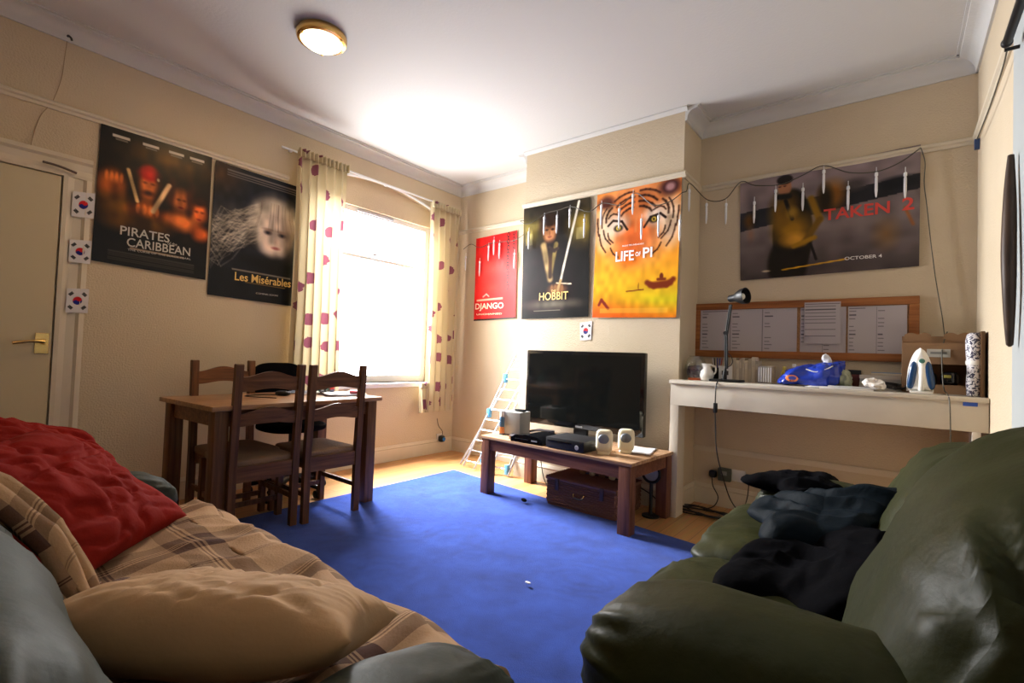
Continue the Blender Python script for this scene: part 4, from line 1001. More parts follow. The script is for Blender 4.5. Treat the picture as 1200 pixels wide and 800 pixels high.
# small flag sheets
def flag(label, corners, nrm, seed):
    cv = Canvas(.10, .13, 50, 62, (.80,.79,.80))
    cv.ell(.5,.5,.21,.165,(.72,.05,.07),.06)
    m = (((cv.U-.5)/.21)**2+((cv.V-.5)/.165)**2 < 1)&(cv.V-.5 > -.25*(cv.U-.5)+.05*np.sin((cv.U-.5)*14)); cv.mix(m*1.0, (.03,.10,.42))
    for (u, v, d) in ((.20,.22,1),(.80,.24,-1),(.20,.78,-1),(.80,.78,1)):
        for k in (-1,0,1):
            cu, cvv = u+.035*k*d, v+.03*k
            cv.line((cu-.07,cvv+.05*d),(cu+.07,cvv-.05*d),.0022,(.04,.04,.05),.3)
    return poster(cv, 'flag_sheet', label, corners, nrm, 'flag', .002, VCm, seed, 'small printed flag sheets', off=.004 if nrm[1] else .034)
flag('white flag sheet with red and blue disc, top one on the door frame', [A(84,225),A(110,228),A(108,257),A(82,254)], (1,0,0), 1)
flag('white flag sheet with red and blue disc, middle one on the door frame', [A(80,281),A(106,283),A(104,310),A(79,307)], (1,0,0), 2)
flag('white flag sheet with red and blue disc, lowest one on the door frame', [A(77,338),A(103,339),A(101,367),A(75,366)], (1,0,0), 3)
flag('white flag sheet with red and blue disc, stuck above the television', [BC(680,378),BC(694,376),BC(693,398),BC(680,399)], (0,-1,0), 4)

# ------------------------------------------------------------------ noticeboard
t = thing('noticeboard', 'wide cork noticeboard in a brown wooden frame on the right alcove wall', 'noticeboard', (3.345,0,1.26))
F = .052; bx0, bx1, bz0, bz1 = -.685, .690, -.13, .285
bm = bm_new(); bx(bm, bx0+F, bx1-F, -.014, -.002, bz0+F, bz1-F); obj('cork', bm, mat('cork', (.30,.15,.06), .9, bump=.5, bscale=200, var=.25, vscale=120), t)
for nm, a in (('frame_rail', (bx0, bx1, bz1-F, bz1)), ('frame_rail', (bx0, bx1, bz0, bz0+F)), ('frame_stile', (bx0, bx0+F, bz0+F, bz1-F)), ('frame_stile', (bx1-F, bx1, bz0+F, bz1-F))):
    bm = bm_new(); bx(bm, a[0], a[1], -.026, -.001, a[2], a[3], .004); obj(nm, bm, OAKF, t, 40)
def chart(label, x0, x1, z0, z1, y, cols, seed, full=False):
    cv = Canvas(x1-x0, z1-z0, 120, 70, (.66,.63,.64)); r = np.random.RandomState(seed)
    for k in range(cols):
        u = k/cols
        if k: cv.rect(u-.001,.02,u+.003,.98,(.42,.40,.42))
        for j in range(11):
            v = .09+.08*j; w_ = (.85 if full else (.15+.10*r.rand()))/cols
            if r.rand() > .15: cv.rect(u+.02, v, u+.02+w_, v+.018, (.33,.31,.34))
    cv.rect(.02,.03,.98 if full else .3,.045,(.3,.25,.28))
    return poster(cv, 'paper_chart', label, [(x0,y,z1),(x1,y,z1),(x1,y,z0),(x0,y,z0)], (0,-1,0), 'paper', .0015, VCm, seed, 'papers pinned to the noticeboard', off=.001)
chart('wide white chart pinned at the left of the noticeboard', 2.715, 3.375, 1.17, 1.495, -.018, 3, 1)
chart('narrow white chart half hidden behind the centre page on the noticeboard', 3.395, 3.66, 1.17, 1.49, -.018, 2, 2)
chart('white printed page hanging over the noticeboard frame in the middle', 3.42, 3.63, 1.24, 1.525, -.030, 1, 3, True)
chart('wide white chart pinned at the right of the noticeboard', 3.67, 3.975, 1.17, 1.49, -.018, 2, 4)

# ------------------------------------------------------------------ shelf unit in the right alcove
SZ = .955
t = thing('wall_shelf', 'long white painted shelf on panels across the right alcove', 'shelf', (0,0,0))
bm = bm_new(); bx(bm, BR1-.012, W_ROOM-.004, -.545, -.002, SZ-.025, SZ, .004); obj('shelf_board', bm, SHELFP, t, 40)
bm = bm_new(); bx(bm, BR1-.005, W_ROOM-.004, -.53, -.508, SZ-.175, SZ-.025, .002); obj('front_panel', bm, SHELFP, t, 40)
bm = bm_new(); bx(bm, BR1-.005, BR1+.055, -.53, -.392, 0, SZ-.175, .002); obj('side_panel', bm, SHELFP, t, 40)
bm = bm_new(); bx(bm, W_ROOM-.065, W_ROOM-.032, -.53, -.392, 0, SZ-.175, .002); obj('side_panel', bm, SHELFP, t, 40)
bm = bm_new(); bx(bm, W_ROOM-.10, W_ROOM-.045, -.536, -.530, SZ-.045, SZ-.022, .002)
tag(obj('blue_clip', bm, mat('blue_clip_plastic', (.02,.08,.45), .4)), 'small blue clip at the right end of the shelf front', 'clip')
z = SZ+.001
# glass jar with dried petals
t = thing('glass_jar', 'clear round glass jar of dark dried petals at the shelf left end', 'jar', (2.775,-.30,z))
bm = bm_new(); lathe(bm, [(.05,0),(.062,.01),(.075,.06),(.078,.10),(.062,.15),(.045,.17),(.05,.175),(.047,.176),(.042,.165),(.058,.148),(.073,.10),(.070,.06),(.058,.014),(.0,.012)], (0,0,0), 28); obj('glass_bowl', bm, CLEAR, t, 60)
obj('petals', puff((.115,.115,.085), (0,0,.062), e=.8, e2=.9, nz=.012, ns=30, nu=40, nv=24), mat('purple_petals', (.07,.035,.06), .9, bump=1, bscale=60, var=.6, vscale=50), t, 180)['kind'] = 'stuff'
bm = bm_new(); lathe(bm, [(.052,.0),(.054,.004),(.054,.014),(.05,.016)], (0,0,.0), 24); obj('orange_base', bm, mat('orange_band', (.8,.14,.03), .5), t, 40)
# pen pot
t = thing('pen_pot', 'dark pot of pens between the jar and white jug', 'pot', (2.885,-.16,z))
bm = bm_new(); lathe(bm, [(.032,0),(.034,.003),(.036,.095),(.033,.095),(.031,.006),(0,.005)], (0,0,0), 20); obj('pot', bm, BLACKP, t, 40)
for k, c in enumerate(((.4,.03,.03),(.03,.05,.35),(.02,.02,.02),(.6,.6,.6),(.04,.05,.3))):
    a = k*1.25; bm = bm_new(); tube(bm, [(.012*math.cos(a),.012*math.sin(a),.01),(.034*math.cos(a),.034*math.sin(a),.165)], .004, 6); obj('pen', bm, mat('pen_%d' % k, c, .4), t, 60)
# white jug
t = thing('ceramic_jug', 'small white ceramic jug on the shelf beside the pen pot', 'jug', (2.862,-.33,z))
bm = bm_new(); lathe(bm, [(.030,0),(.040,.005),(.048,.035),(.044,.065),(.026,.088),(.024,.105),(.031,.122),(.027,.122),(.020,.104),(.022,.088),(.039,.062),(.042,.035),(.0,.01)], (0,0,0), 26)
for v in bm.verts:
    if v.co.z > .10 and v.co.x < 0: v.co.x *= 1.35
obj('jug_body', bm, mat('white_glaze', (.78,.76,.72), .15), t, 60)
bm = bm_new(); tube(bm, smooth_path([(.028,0,.112),(.058,0,.10),(.060,0,.065),(.044,0,.045)]), .006, 8); obj('handle', bm, mat('white_glaze_handle', (.78,.76,.72), .15), t, 60)
# greeting card
t = thing('greeting_card', 'folded card with a dark picture standing beside the jug', 'card', (2.955,-.20,z), .15)
bm = bm_new(); bx(bm, -.045, .045, -.002, .0, 0, .11, rot=Matrix.Rotation(.12,3,'X'), piv=(0,0,0)); bx(bm, -.045, .045, .026, .028, 0, .11, rot=Matrix.Rotation(-.12,3,'X'), piv=(0,.028,0)); obj('card', bm, PAPER, t)
bm = bm_new(); bx(bm, -.025, .02, -.0045, -.0025, .045, .075, rot=Matrix.Rotation(.12,3,'X'), piv=(0,0,0)); obj('picture', bm, mat('card_picture', (.06,.04,.05), .5), t)
# book and disc row
x = 2.985; rs = random.Random(4)
pal = [(.50,.43,.33),(.42,.36,.28),(.55,.48,.38),(.38,.33,.27),(.47,.41,.33)]
names = ['first','second','third','fourth','fifth','sixth','seventh','eighth','ninth','tenth']
bmats = [mat('book_cover_%d' % k, c, .6) for k, c in enumerate(pal)]
BP = mat('book_pages', (.62,.56,.45), .8)
for k in range(9):
    th = .016+rs.random()*.008; h = .162+.010*math.sin(k*2.1)+(.008 if k in (0,7) else 0)
    t = thing('book', 'pale book, %s from the left in the upright row on the shelf' % names[k], 'book', (x+th/2,-.13,z), 0, 'upright books on the shelf')
    slab(-th/2, th/2, -.055, -.052, 0, h, .0008, bmats[k%5], 'spine', t)
    bm = bm_new(); bx(bm, -th/2, -th/2+.0015, -.052, .05, 0, h); bx(bm, th/2-.0015, th/2, -.052, .05, 0, h); obj('cover', bm, bmats[k%5], t)
    slab(-th/2+.0016, th/2-.0016, -.051, .046, .003, h-.003, 0, BP, 'pages', t); x += th+.0012
    slab(-th/2+.003, th/2-.003, -.0558, -.0552, h*.6, h*.85, 0, bmats[(k+2)%5], 'spine_label', t)
x += .006
for k in range(6):
    th = .0135; t = thing('disc_case', 'clear plastic disc case, %s from the left beside the books' % names[k], 'disc case', (x+th/2,-.17,z), 0, 'disc cases standing on the shelf')
    slab(-th/2, th/2-.001, -.07, .06, 0, .118, .001, mat('case_%d' % k, (.30+.03*k,.28+.02*k,.28), .25), 'case', t)
    slab(-th/2+.003, th/2-.004, -.0715, -.070, .01, .108, 0, PAPER, 'spine_label', t); x += th+.001
# little bottles right of the discs
for (bx_, by_, c, cap, h, lab) in ((3.315,-.10,(.55,.45,.05),(.6,.5,.1),.12,'small yellow bottle behind the blue bag on the shelf'), (3.345,-.20,(.03,.03,.05),(.05,.02,.02),.10,'small dark bottle between the discs and blue bag'), (3.375,-.11,(.25,.22,.3),(.7,.7,.7),.14,'taller grey bottle with white cap behind the blue bag')):
    t = thing('bottle', lab, 'bottle', (bx_,by_,z))
    bm = bm_new(); lathe(bm, [(.018,0),(.020,.003),(.020,h*.65),(.010,h*.8),(.010,h*.85)], (0,0,0), 18); obj('bottle_body', bm, mat('bottle_c', c, .3), t, 50)
    bm = bm_new(); lathe(bm, [(.012,h*.84),(.012,h*.98),(.010,h)], (0,0,0), 16); obj('cap', bm, mat('cap_c', cap, .4), t, 50)
# desk lamp
t = thing('desk_lamp', 'black desk lamp with a bent arm and round head on the shelf', 'lamp', (2.985,-.34,z))
bm = bm_new(); bx(bm, -.085, .115, -.075, .075, 0, .016, .006); obj('base', bm, BLACKP, t, 40)
bm = bm_new(); tube(bm, [(0,0,.012),(0,0,.05),(.004,0,.10)], [.016,.014,.008], 10); obj('swivel', bm, BLACKP, t, 60)
bm = bm_new(); tube(bm, [(.004,0,.09),(-.004,.008,.33)], .0065, 8); tube(bm, [(.016,0,.09),(.008,.008,.33)], .0065, 8); obj('arm', bm, BLACKP, t, 60)
bm = bm_new(); tube(bm, smooth_path([(.02,0,.10),(.05,-.01,.13),(.045,-.005,.17),(.02,0,.20)]), .003, 6); obj('spring_wire', bm, BLACKP, t, 60)
bm = bm_new(); lathe(bm, [(.014,-.014),(.014,.014)], (0,.006,.34), 12, 'y'); obj('elbow', bm, BLACKP, t, 60)
bm = bm_new(); tube(bm, [(0,.008,.34),(.022,.014,.54)], .0065, 8); tube(bm, [(.010,.008,.34),(.032,.014,.54)], .0065, 8); obj('arm', bm, BLACKP, t, 60)
# head points to the right (+x), seen from the side
bm = bm_new(); lathe(bm, [(.020,-.035),(.024,-.03),(.026,.01),(.040,.035),(.052,.06),(.056,.095),(.053,.095),(.049,.062),(.036,.036),(.0,.02)], (0,0,0), 26, 'x')
R = Matrix.Rotation(-.10,3,'Y')@Matrix.Rotation(-.35,3,'Z')
for v in bm.verts: v.co = R @ v.co + Vector((.045,.012,.585))
obj('lamp_shade', bm, BLACKP, t, 50)
bm = bm_new(); bmesh.ops.create_uvsphere(bm, u_segments=16, v_segments=10, radius=.024)
for v in bm.verts: v.co += Vector((.10,-.008,.590))
obj('light_bulb', bm, mat('bulb_glass_off', (.7,.68,.62), .3), t, 180)
bm = bm_new(); tube(bm, smooth_path([(2.985,-.40,z+.02),(2.99,-.50,z+.01),(2.99,-.556,SZ-.02),(2.985,-.552,.80),(2.99,-.552,.66),(3.00,-.545,.5),(3.03,-.50,.33),(3.06,-.40,.16),(3.08,-.2,.05),(3.09,-.08,.12),(3.095,-.06,.23)]), .004, 6)
cb = tag(obj('lamp_cable', bm, BLACKP, None, 60), 'black lamp cable hanging over the shelf front with an inline switch', 'cable')
bm = bm_new(); bx(bm, 2.975, 3.0, -.565, -.545, .755, .82, .005); obj('inline_switch', bm, BLACKP, cb, 40)
# sockets and plugs
t = thing('wall_socket', 'white double wall socket under the shelf', 'socket', (2.985,0,.25))
slab(-.075, .075, -.012, 0, -.043, .043, .003, WHITE, 'face_plate', t)
slab(-.02, -.008, -.016, -.012, .012, .03, .001, WHITE, 'switch', t); slab(.02, .032, -.016, -.012, .012, .03, .001, WHITE, 'switch', t)
t = thing('adaptor', 'square dark green adaptor in the socket under the shelf', 'plug', (2.925,-.02,.25))
slab(-.045, .045, -.05, -.001, -.045, .05, .008, mat('adaptor_green', (.05,.06,.04), .5), 'adaptor_body', t); slab(-.02, .02, -.052, -.049, .0, .03, .001, mat('adaptor_label', (.2,.2,.18), .5), 'label', t)
t = thing('mains_plug', 'black plug left of the green adaptor under the shelf', 'plug', (2.835,-.001,.24))
obj('plug_body', puff((.055,.05,.055), (0,-.026,0), e=.6, e2=.6, nz=0, nu=20, nv=12), BLACKP, t, 180)
bm = bm_new(); tube(bm, smooth_path([(0,-.045,-.01),(.01,-.06,-.08),(.05,-.06,-.16),(.03,-.10,-.225),(-.02,-.2,-.234)]), .004, 6); obj('cord', bm, BLACKP, t, 60)
t = thing('mains_plug', 'black plug at the right of the socket under the shelf', 'plug', (3.085,-.001,.25))
obj('plug_body', puff((.055,.05,.055), (0,-.026,0), e=.6, e2=.6, nz=0, nu=20, nv=12), BLACKP, t, 180)
bm = bm_new()
pts = []
for k in range(60):
    a = k*.42; r = .10+.03*math.sin(k*.9); pts.append((2.86+r*1.5*math.cos(a), -.30+r*.9*math.sin(a), .008+.010*(k%9)/9+.012*(k/60)))
tube(bm, smooth_path(pts, 3), .005, 6)
tag(obj('cable_coil', bm, BLACKP, None, 60), 'tangled coil of black cable on the floor under the shelf', 'cable')

# blue carrier bag
def bagfn(p):
    s = noise.noise(Vector((p.x*10, p.y*10, p.z*10)))
    r = abs(noise.noise(Vector((p.x*22+3, p.y*22, p.z*22))))
    k = 1+.28*s-.16*r; p = Vector((p.x*k, p.y*k, p.z*k)); p.z += .38*p.x*(.5+.5*(p.z > 0)) if p.z > -.03 else .0
    if p.z < -.055: p.z = -.055
    return p
t = thing('carrier_bag', 'crumpled blue plastic carrier bag with an orange white mark on the shelf', 'bag', (3.50,-.30,z+.06))
bagb = obj('bag_body', puff((.36,.22,.165), (0,0,.004), e=.8, e2=.75, nu=90, nv=56, nz=.01, ns=12, fn=bagfn), BLUEB, t, 180)
from mathutils.bvhtree import BVHTree
bt = BVHTree.FromPolygons([v.co.copy() for v in bagb.data.vertices], [list(p.vertices) for p in bagb.data.polygons])
def on_bag(x, z, lift):
    h = bt.ray_cast(Vector((x,-1,z)), Vector((0,1,0))); return (h[0] if h[0] else Vector((x,-.09,z)))+Vector((0,-lift,0))
def decal(cx, cz, rx, rz, lift):
    bm = bm_new(); rings = [[bm.verts.new(on_bag(cx+rx*q*math.cos(2*PI*k/20), cz+rz*q*math.sin(2*PI*k/20), lift)) for k in range(20)] for q in (.25,.5,.75,1)]
    for A_, B_ in zip(rings, rings[1:]):
        for k in range(20): bm.faces.new((A_[k], A_[(k+1)%20], B_[(k+1)%20], B_[k]))
    bm.faces.new(rings[0]); return bm
lg = obj('logo_oval', decal(-.095,-.012,.036,.022,.002), mat('bag_orange', (.85,.25,.05), .4), t)
obj('logo_centre', decal(-.090,-.010,.022,.012,.0035), mat('bag_logo_blue', (.05,.08,.5), .4), lg)
bm = bm_new(); tube(bm, smooth_path([(-.02,-.09,.05),(.03,-.10,.035),(.08,-.09,.05),(.12,-.07,.075)]), .0035, 6); obj('white_stripe', bm, WHITE, t, 60)
obj('bag_handle', puff((.05,.04,.06), (.08,0,.115), e=.9, e2=.9, nz=.014, ns=40, nu=30, nv=18), mat('bag_white', (.6,.62,.68), .4), t, 180)
# crumpled tissue & magazines
obj_t = tag(obj('clear_bag', puff((.11,.13,.12), (3.66,-.26,z+.055), e=.85, e2=.8, nz=.02, ns=22), mat('clear_green_bag', (.30,.32,.22), .3, bump=.6, bscale=30), None, 180), 'crumpled pale green bag to the right of the blue carrier bag', 'bag')
t = thing('magazine_pile', 'flat pile of white magazines at the front of the shelf', 'magazines', (3.70,-.42,z), .06)
slab(-.14, .12, -.09, .09, 0, .008, .001, PAPER, 'magazine', t); slab(-.10, .13, -.085, .095, .008, .016, .001, mat('mag_grey', (.5,.5,.52), .4), 'magazine', t)
sheet(3.58,-.44,z+.002,.16,.13,-.2,12, lab='loose white paper left of the magazine pile on the shelf')
tag(obj('tissue', puff((.11,.09,.06), (3.83,-.43,z+.042), e=.9, e2=.9, nz=.02, ns=24), mat('tissue_white', (.68,.63,.58), .8), None, 180), 'crumpled white tissue on top of the magazine pile', 'tissue')
bk = [('white', (.62,.60,.56), 0), ('cream', (.55,.5,.42), .022), ('grey', (.42,.42,.42), .044), ('pale', (.6,.56,.52), .066)]
for nm, c, dz in bk:
    t = thing('book', '%s book lying flat in the pile left of the iron' % nm, 'book', (3.845,-.13,z+dz), .03*(dz*40%2-1), 'books lying flat on the shelf')
    slab(-.095, .095, -.07, .07, .002, .019, 0, BP, 'pages', t)
    bm = bm_new(); bx(bm, -.10, .10, -.075, .075, 0, .0018); bx(bm, -.10, .10, -.075, .075, .0192, .021); bx(bm, -.10, .10, -.076, -.074, 0, .021); obj('cover', bm, mat('flat_'+nm, c, .5), t)
t = thing('book', 'blue book with red spine on top of the flat pile', 'book', (3.88,-.13,z+.088), -.03, 'books lying flat on the shelf')
slab(-.075, .075, -.06, .06, .002, .014, 0, BP, 'pages', t); slab(-.075, .075, -.062, .06, .0142, .018, 0, mat('book_blue', (.12,.25,.45), .4), 'cover', t)
t = thing('ring_box', 'small dark red box behind the carrier bag on the shelf', 'box', (3.715,-.10,z))
slab(-.035, .035, -.03, .03, 0, .11, .003, mat('dark_red_card', (.10,.012,.012), .5), 'box_body', t); slab(-.036, .036, -.031, .031, .085, .115, .003, BLACKP, 'lid', t)
# black cable tangle near iron
bm = bm_new(); pts = [(3.88+.07*math.cos(k*.7)*(1+.3*math.sin(k)), -.30+.06*math.sin(k*.7), z+.012+.035*abs(math.sin(k*.37))) for k in range(34)]
tube(bm, smooth_path(pts, 3), .0045, 6); tag(obj('iron_cord', bm, BLACKP, None, 60), 'black cord coiled on the shelf left of the iron', 'cable')
# iron
t = thing('steam_iron', 'white and dark blue steam iron standing upright on the shelf', 'iron', (4.03,-.42,z), .05)
def iron_out(s=1, n=16):
    pts = []
    for k in range(n+1):
        q = k/n; w_ = .062*s*(1-q**2.1)**.62*(1-.06*math.cos(q*PI)); pts.append((w_, q))
    return pts
prof = iron_out(); H = .245
out = [(x, .008+H*q) for x, q in prof]+[(-x, .008+H*q) for x, q in prof[::-1][1:]]
bm = bm_new(); prism(bm, out, .034, .044, 'xz'); obj('soleplate', bm, METAL, t, 40)
bm = bm_new(); rows = []
for (d, s) in ((.034,1.0),(.015,.97),(-.005,.84),(-.018,.62),(-.022,.40)):
    rows.append([bm.verts.new((x*s, d, .12+(zz-.12)*(1-(1-s)*.45))) for x, zz in out])
n = len(out)
for a, b in zip(rows, rows[1:]):
    for k in range(n): bm.faces.new((a[k], a[(k+1)%n], b[(k+1)%n], b[k]))
bm.faces.new(rows[0]); bm.faces.new(rows[-1][::-1]); obj('iron_body', bm, WHITE, t, 40)
for s in (-1, 1):
    obj('blue_panel', puff((.038,.034,.155), (s*.036,-.010,.100), rot=(0,-s*.14,0), e=.7, e2=.8, nz=0, nu=28, nv=18), mat('iron_blue', (.008,.045,.13), .2), t, 180)
bm = bm_new(); tube(bm, smooth_path([(0,-.018,.022),(0,-.055,.035),(0,-.070,.08),(0,-.065,.13),(0,-.04,.165),(0,-.015,.175)]), .014, 12); obj('handle', bm, WHITE, t, 60)
bm = bm_new(); lathe(bm, [(.013,0),(.013,-.012),(.010,-.014)], (0,-.048,.178), 16, 'y'); obj('dial', bm, mat('iron_green', (.05,.18,.14), .4), t, 50)
slab(-.048, .048, -.05, .044, 0, .014, .004, WHITE, 'heel', t)
# cardboard organiser box
t = thing('cardboard_box', 'brown cardboard box with scalloped top behind the iron', 'box', (4.105,-.205,z))
K = .155
bm = bm_new()
bx(bm, -K, K, .06, .064, 0, .33); bx(bm, -K, -K+.004, -.08, .064, 0, .30); bx(bm, K-.004, K, -.08, .064, 0, .30); bx(bm, -K, K, -.08, .064, 0, .004)
bx(bm, -K, K, -.084, -.080, .0, .05); bx(bm, -K, K, -.084, -.080, .165, .285); bx(bm, -K, -.10, -.084, -.080, .05, .165); bx(bm, .13, K, -.084, -.080, .05, .165)
bx(bm, -K, K, -.08, .064, .275, .279)
obj('box_body', bm, CARD, t)
for cx in (-.085, .09):
    N = 14; o1 = [(cx-.06, .279), (cx-.06, .33)]+[(cx-.06+.12*k/N, .335+.012*abs(math.sin(2*PI*k/N))) for k in range(N+1)]+[(cx+.06,.33), (cx+.06,.279)]
    bm = bm_new(); prism(bm, o1, -.02, -.014, 'xz'); obj('scalloped_flap', bm, CARD, t)
slab(-.045, .055, -.0865, -.084, .205, .250, 0, mat('label_paper', (.38,.37,.33), .6), 'label', t)
slab(-.03, .04, -.0875, -.0865, .222, .235, 0, mat('label_ink', (.16,.16,.15), .6), 'print_strip', t)
tag(obj('black_gadget', puff((.09,.06,.09), (4.06,-.24,z+.075), e=.6, e2=.7, nz=.006), BLACKP, None, 180), 'round black gadget inside the cardboard box, left', 'gadget')
tag(obj('black_torch', puff((.08,.05,.08), (4.16,-.24,z+.085), e=.6, e2=.7, nz=.006), GLOSSB, None, 180), 'dark gadget with yellow patch inside the cardboard box, right', 'gadget')
slab(4.135, 4.165, -.272, -.266, z+.09, z+.105, .001, mat('yellow_patch', (.35,.30,.05), .5), 'yellow_patch', bpy.data.objects['black_torch'])
slab(3.975, 4.03, -.20, -.13, z, z+.18, .002, CARD, 'side_box', None); tag(bpy.data.objects['side_box'], 'plain brown box standing left of the scalloped cardboard box', 'box')
# patterned tin
def patt():
    m = mat('floral_print', (.6,.6,.62), .4); n = m.node_tree; p = n.nodes['Principled BSDF']; tc = n.nodes.new('ShaderNodeTexCoord')
    v = n.nodes.new('ShaderNodeTexVoronoi'); v.inputs['Scale'].default_value = 55; v.feature = 'DISTANCE_TO_EDGE'
    no = n.nodes.new('ShaderNodeTexNoise'); no.inputs['Scale'].default_value = 42; no.inputs['Distortion'].default_value = 2
    r = n.nodes.new('ShaderNodeValToRGB'); r.color_ramp.interpolation = 'CONSTANT'
    r.color_ramp.elements[0].color = (.03,.03,.07,1); r.color_ramp.elements[1].position = .48; r.color_ramp.elements[1].color = (.62,.60,.62,1)
    n.links.new(tc.outputs['Object'], no.inputs['Vector']); n.links.new(no.outputs['Fac'], r.inputs[0]); n.links.new(r.outputs[0], p.inputs['Base Color']); return m
t = thing('patterned_umbrella', 'rolled black and white patterned fabric bundle at the shelf right end', 'bundle', (4.245,-.42,z))
FP = patt()
bm = bm_new(); lathe(bm, [(.022,0),(.030,.006),(.033,.06),(.030,.14),(.034,.22),(.036,.29),(.030,.325),(.015,.335)], (0,0,0), 20); obj('rolled_cloth', bm, FP, t, 60)
bm = bm_new(); lathe(bm, [(.034,.165),(.0355,.17),(.0355,.182),(.034,.187)], (0,0,0), 20); obj('tie_band', bm, WHITE, t, 60)
t = thing('wooden_offcut', 'dark brown board leaning upright on the right wall at the shelf end', 'board', (4.275,-.36,z), 0)
slab(-.010, .006, -.11, .11, 0, .34, .003, wood('panel_brown', (.06,.03,.012), (.12,.06,.025), .5, 2), 'board', t)
slab(-.012, -.010, -.10, .10, .02, .05, 0, DARKW, 'batten', t)

# ------------------------------------------------------------------ icicle string lights
LT = thing('icicle_lights', 'string of clear icicle lights strung along the picture rail', 'string lights', (0,0,0))
ICE = mat('icicle_plastic', (.80,.82,.86), .15); CAB = mat('dark_green_wire', (.05,.045,.03), .5)
def P(px, py, w):
    if w == 'B': return at(px, py, 'y', -.035)
    if w == 'C': return at(px, py, 'y', -BRD-.035)
    if w == 'R': return at(px, py, 'x', BR1+.03)
cab = smooth_path([P(543,292,'B'),P(552,286,'B'),P(562,290,'B'),P(575,285,'B'),P(590,283,'B'),P(606,280,'B')]+[Vector((BR0-.02,-.2,2.36)), Vector((BR0-.03,-BRD-.03,2.33))]+
    [P(x_, y_, 'C') for x_, y_ in ((620,262),(640,250),(655,246),(670,242),(690,248),(706,238),(728,240),(745,226),(765,240),(785,236),(799,226))]+
    [Vector((BR1+.03,-BRD-.02,2.33)), P(809,215,'R')]+[P(x_, y_, 'B') for x_, y_ in ((829,234),(850,233),(868,213),(885,217),(915,216),(941,205),(965,194),(995,202),(1027,201),(1055,190),(1079,173))])
bm = bm_new(); tube(bm, cab, .0035, 6); obj('wire', bm, CAB, LT, 60)
down = [P(x_, y_, 'B') for x_, y_ in ((1079,173),(1084,190),(1083,215),(1086,240),(1091,285),(1097,330),(1104,370),(1107,392))]
down += [Vector((down[-1].x+.005,-.14,1.31)), Vector((4.125,-.292,1.20)), Vector((4.13,-.32,1.0)), Vector((4.135,-.50,.965)), Vector((4.14,-.556,.93)), Vector((4.145,-.552,.80)), Vector((4.15,-.5,.6))]
bm = bm_new(); tube(bm, smooth_path(down), .003, 6); obj('lead', bm, CAB, LT, 60)
ic = [(546,300,40,'B'),(562.3,306,20,'B'),(572.8,288,18,'B'),(579,281,24,'B'),(585.5,285,20,'B'),(603,296,23,'B'),
      (620,271,25,'C'),(638,254,27,'C'),(653,252,27,'C'),(668,245,26,'C'),(685,256,28,'C'),(705,240,29,'C'),(726,244,27,'C'),(742,227,27,'C'),(752,256,23,'C'),(772,252,32,'C'),(797,257,22,'C'),
      (808,222,30,'R'),(828,238,30,'B'),(851,238,28,'B'),(884,236,29,'B'),(909,222,31,'B'),(941,220,35,'B'),(965.5,199,35,'B'),(994,218,33,'B'),(1027,202,37,'B'),(1061,202,35,'B')]
proto = bm_new(); lathe(proto, [(.008,0),(.010,-.006),(.010,-.022),(.0065,-.026),(.0085,-.04),(.0085,-.118),(.005,-.155),(.0015,-.165)], (0,0,0), 8)
tube(proto, [(0,0,-.002),(0,0,.035)], .002, 5)
po = None
for k, (px, py, h, w_) in enumerate(ic):
    p = P(px, py, w_)
    if po is None: po = obj('icicle', proto, ICE, LT, 50, p); 
    else:
        c = po.copy(); C.objects.link(c); c.parent = LT; c.location = p; 

# ------------------------------------------------------------------ ceiling lamp, fittings
t = thing('ceiling_lamp', 'round lit ceiling light with a brass rim', 'lamp', (LP.x,LP.y,2.97))
t.scale = (.92,.92,.85)
bm = bm_new(); lathe(bm, [(.150,0),(.156,-.01),(.156,-.035),(.150,-.05),(.132,-.058),(.128,-.054),(.130,-.02),(.0,-.01)], (0,0,0), 48); obj('brass_rim', bm, BRASS, t, 40)
bm = bm_new(); lathe(bm, [(.130,-.046),(.126,-.058),(.105,-.076),(.06,-.090),(.0,-.094)], (0,0,0), 40)
DIF = mat('lit_diffuser', (.9,.85,.7), .4, emis=(1.0,.90,.62), estr=9); obj('diffuser', bm, DIF, t, 50)
for k in range(3):
    a = 2*PI*k/3+.5; bm = bm_new(); bx(bm, .135*math.cos(a)-.008, .135*math.cos(a)+.008, .135*math.sin(a)-.008, .135*math.sin(a)+.008, -.066, -.045, .002); obj('clip', bm, BRASS, t)
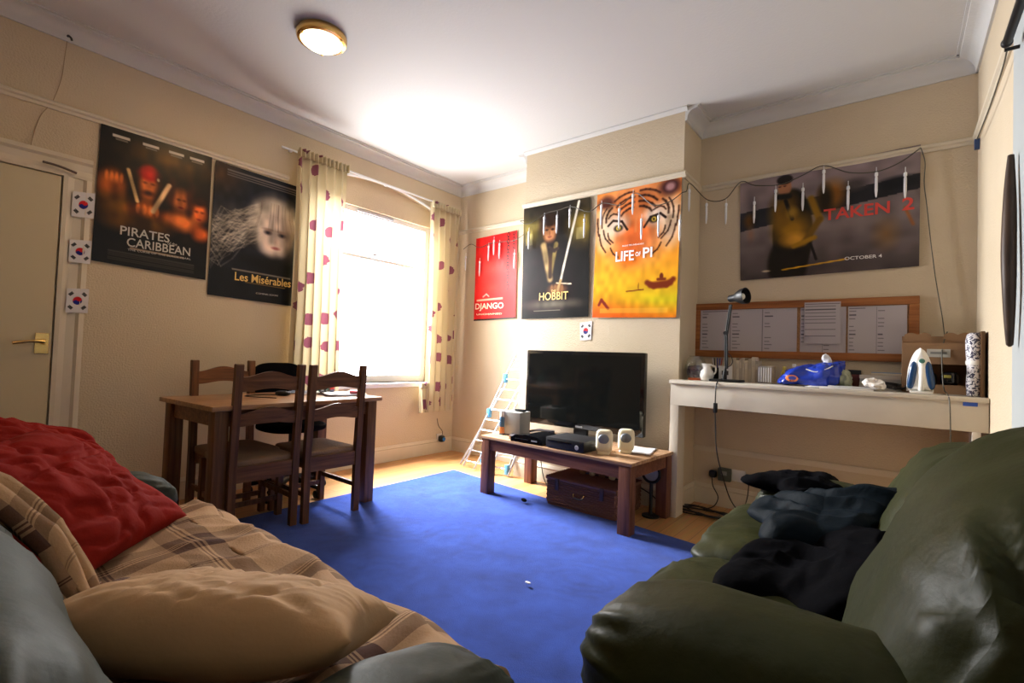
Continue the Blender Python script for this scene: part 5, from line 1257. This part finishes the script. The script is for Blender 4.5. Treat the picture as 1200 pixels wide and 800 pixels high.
# hook and string on the left wall near the ceiling
t = thing('wall_hook', 'small dark hook with a loose string high on the wall above the door', 'hook', tuple(at(79,44,'x',.0)))
bm = bm_new(); tube(bm, smooth_path([(0,0,0),(.03,0,0),(.036,.012,-.012),(.03,.016,-.022)]), .006, 8); obj('hook', bm, INK, t, 60)
q = [at(x_, y_, 'x', .008)-t.location for x_, y_ in ((79,46),(76,66),(72,92),(62,118),(48,135),(40,155),(36,172))]
bm = bm_new(); tube(bm, smooth_path(q), .0018, 5); obj('string', bm, mat('old_string', (.30,.22,.14), .8), t, 60)
p0, p1 = at(50,189,'x',.05), at(90,203,'x',.05)
bm = bm_new(); tube(bm, smooth_path([p0,(p0+p1)/2+Vector((0,0,.006)),p1]), .007, 6)
tag(obj('cable_stub', bm, mat('dusty_grey', (.14,.11,.09), .9), None, 60), 'dusty dark strip lying on top of the door frame', 'strip')
# curved wooden wall piece and black pole on the right wall
t = thing('wooden_bow', 'dark curved wooden bar hung upright on the right wall', 'ornament', (W_ROOM-.04,at(1186,300,'x',W_ROOM-.05).y,0))
bm = bm_new()
pts = smooth_path([(-.010,.03,1.88),(-.012,.025,1.80),(-.016,.005,1.68),(-.02,-.012,1.52),(-.02,-.02,1.40),(-.016,.0,1.27),(-.012,.022,1.18)], 8)
rr = [.009+.012*math.sin(PI*min(1, i/len(pts)*1.0))**1.2 for i in range(len(pts))]; rr[-1] = .004
tube(bm, pts, rr, 12); obj('bow', bm, wood('bow_dark', (.03,.018,.012), (.07,.04,.025), .4, 2), t, 180)
t = thing('curtain_pole', 'black pole end high on the right wall', 'pole', (W_ROOM-.07,-1.6,0))
pa = at(1180,50,'x',W_ROOM-.07)
bm = bm_new(); tube(bm, [(0,pa.y+1.6,pa.z),(0,-.6,pa.z)], .014, 12); obj('pole', bm, BLACKP, t, 60)
obj('finial', puff((.034,.04,.034), (0,pa.y+1.6,pa.z), e=1, e2=1, nz=0, nu=20, nv=12), BLACKP, t, 180)
for yy in (.15,-.4):
    bm = bm_new(); tube(bm, [(0,yy,pa.z),(.07,yy,pa.z)], .007, 8); obj('bracket', bm, BLACKP, t, 60)
q = [at(1145,163,'x',W_ROOM-.028), at(1160,125,'x',W_ROOM-.028), at(1175,80,'x',W_ROOM-.028), at(1182,50,'x',W_ROOM-.028)]
bm = bm_new(); tube(bm, smooth_path(q), .003, 5); tag(obj('wire', bm, CAB, None, 60), 'thin wire running along the right wall picture rail', 'wire')
bm = bm_new(); p = at(1145,169,'x',W_ROOM-.012); bx(bm, p.x-.012, p.x+.011, p.y-.012, p.y+.012, p.z-.03, p.z+.03, .003)
tag(obj('plastic_clip', bm, mat('clip_blue', (.03,.06,.16), .4)), 'tiny dark blue clip on the picture rail in the right corner', 'clip')
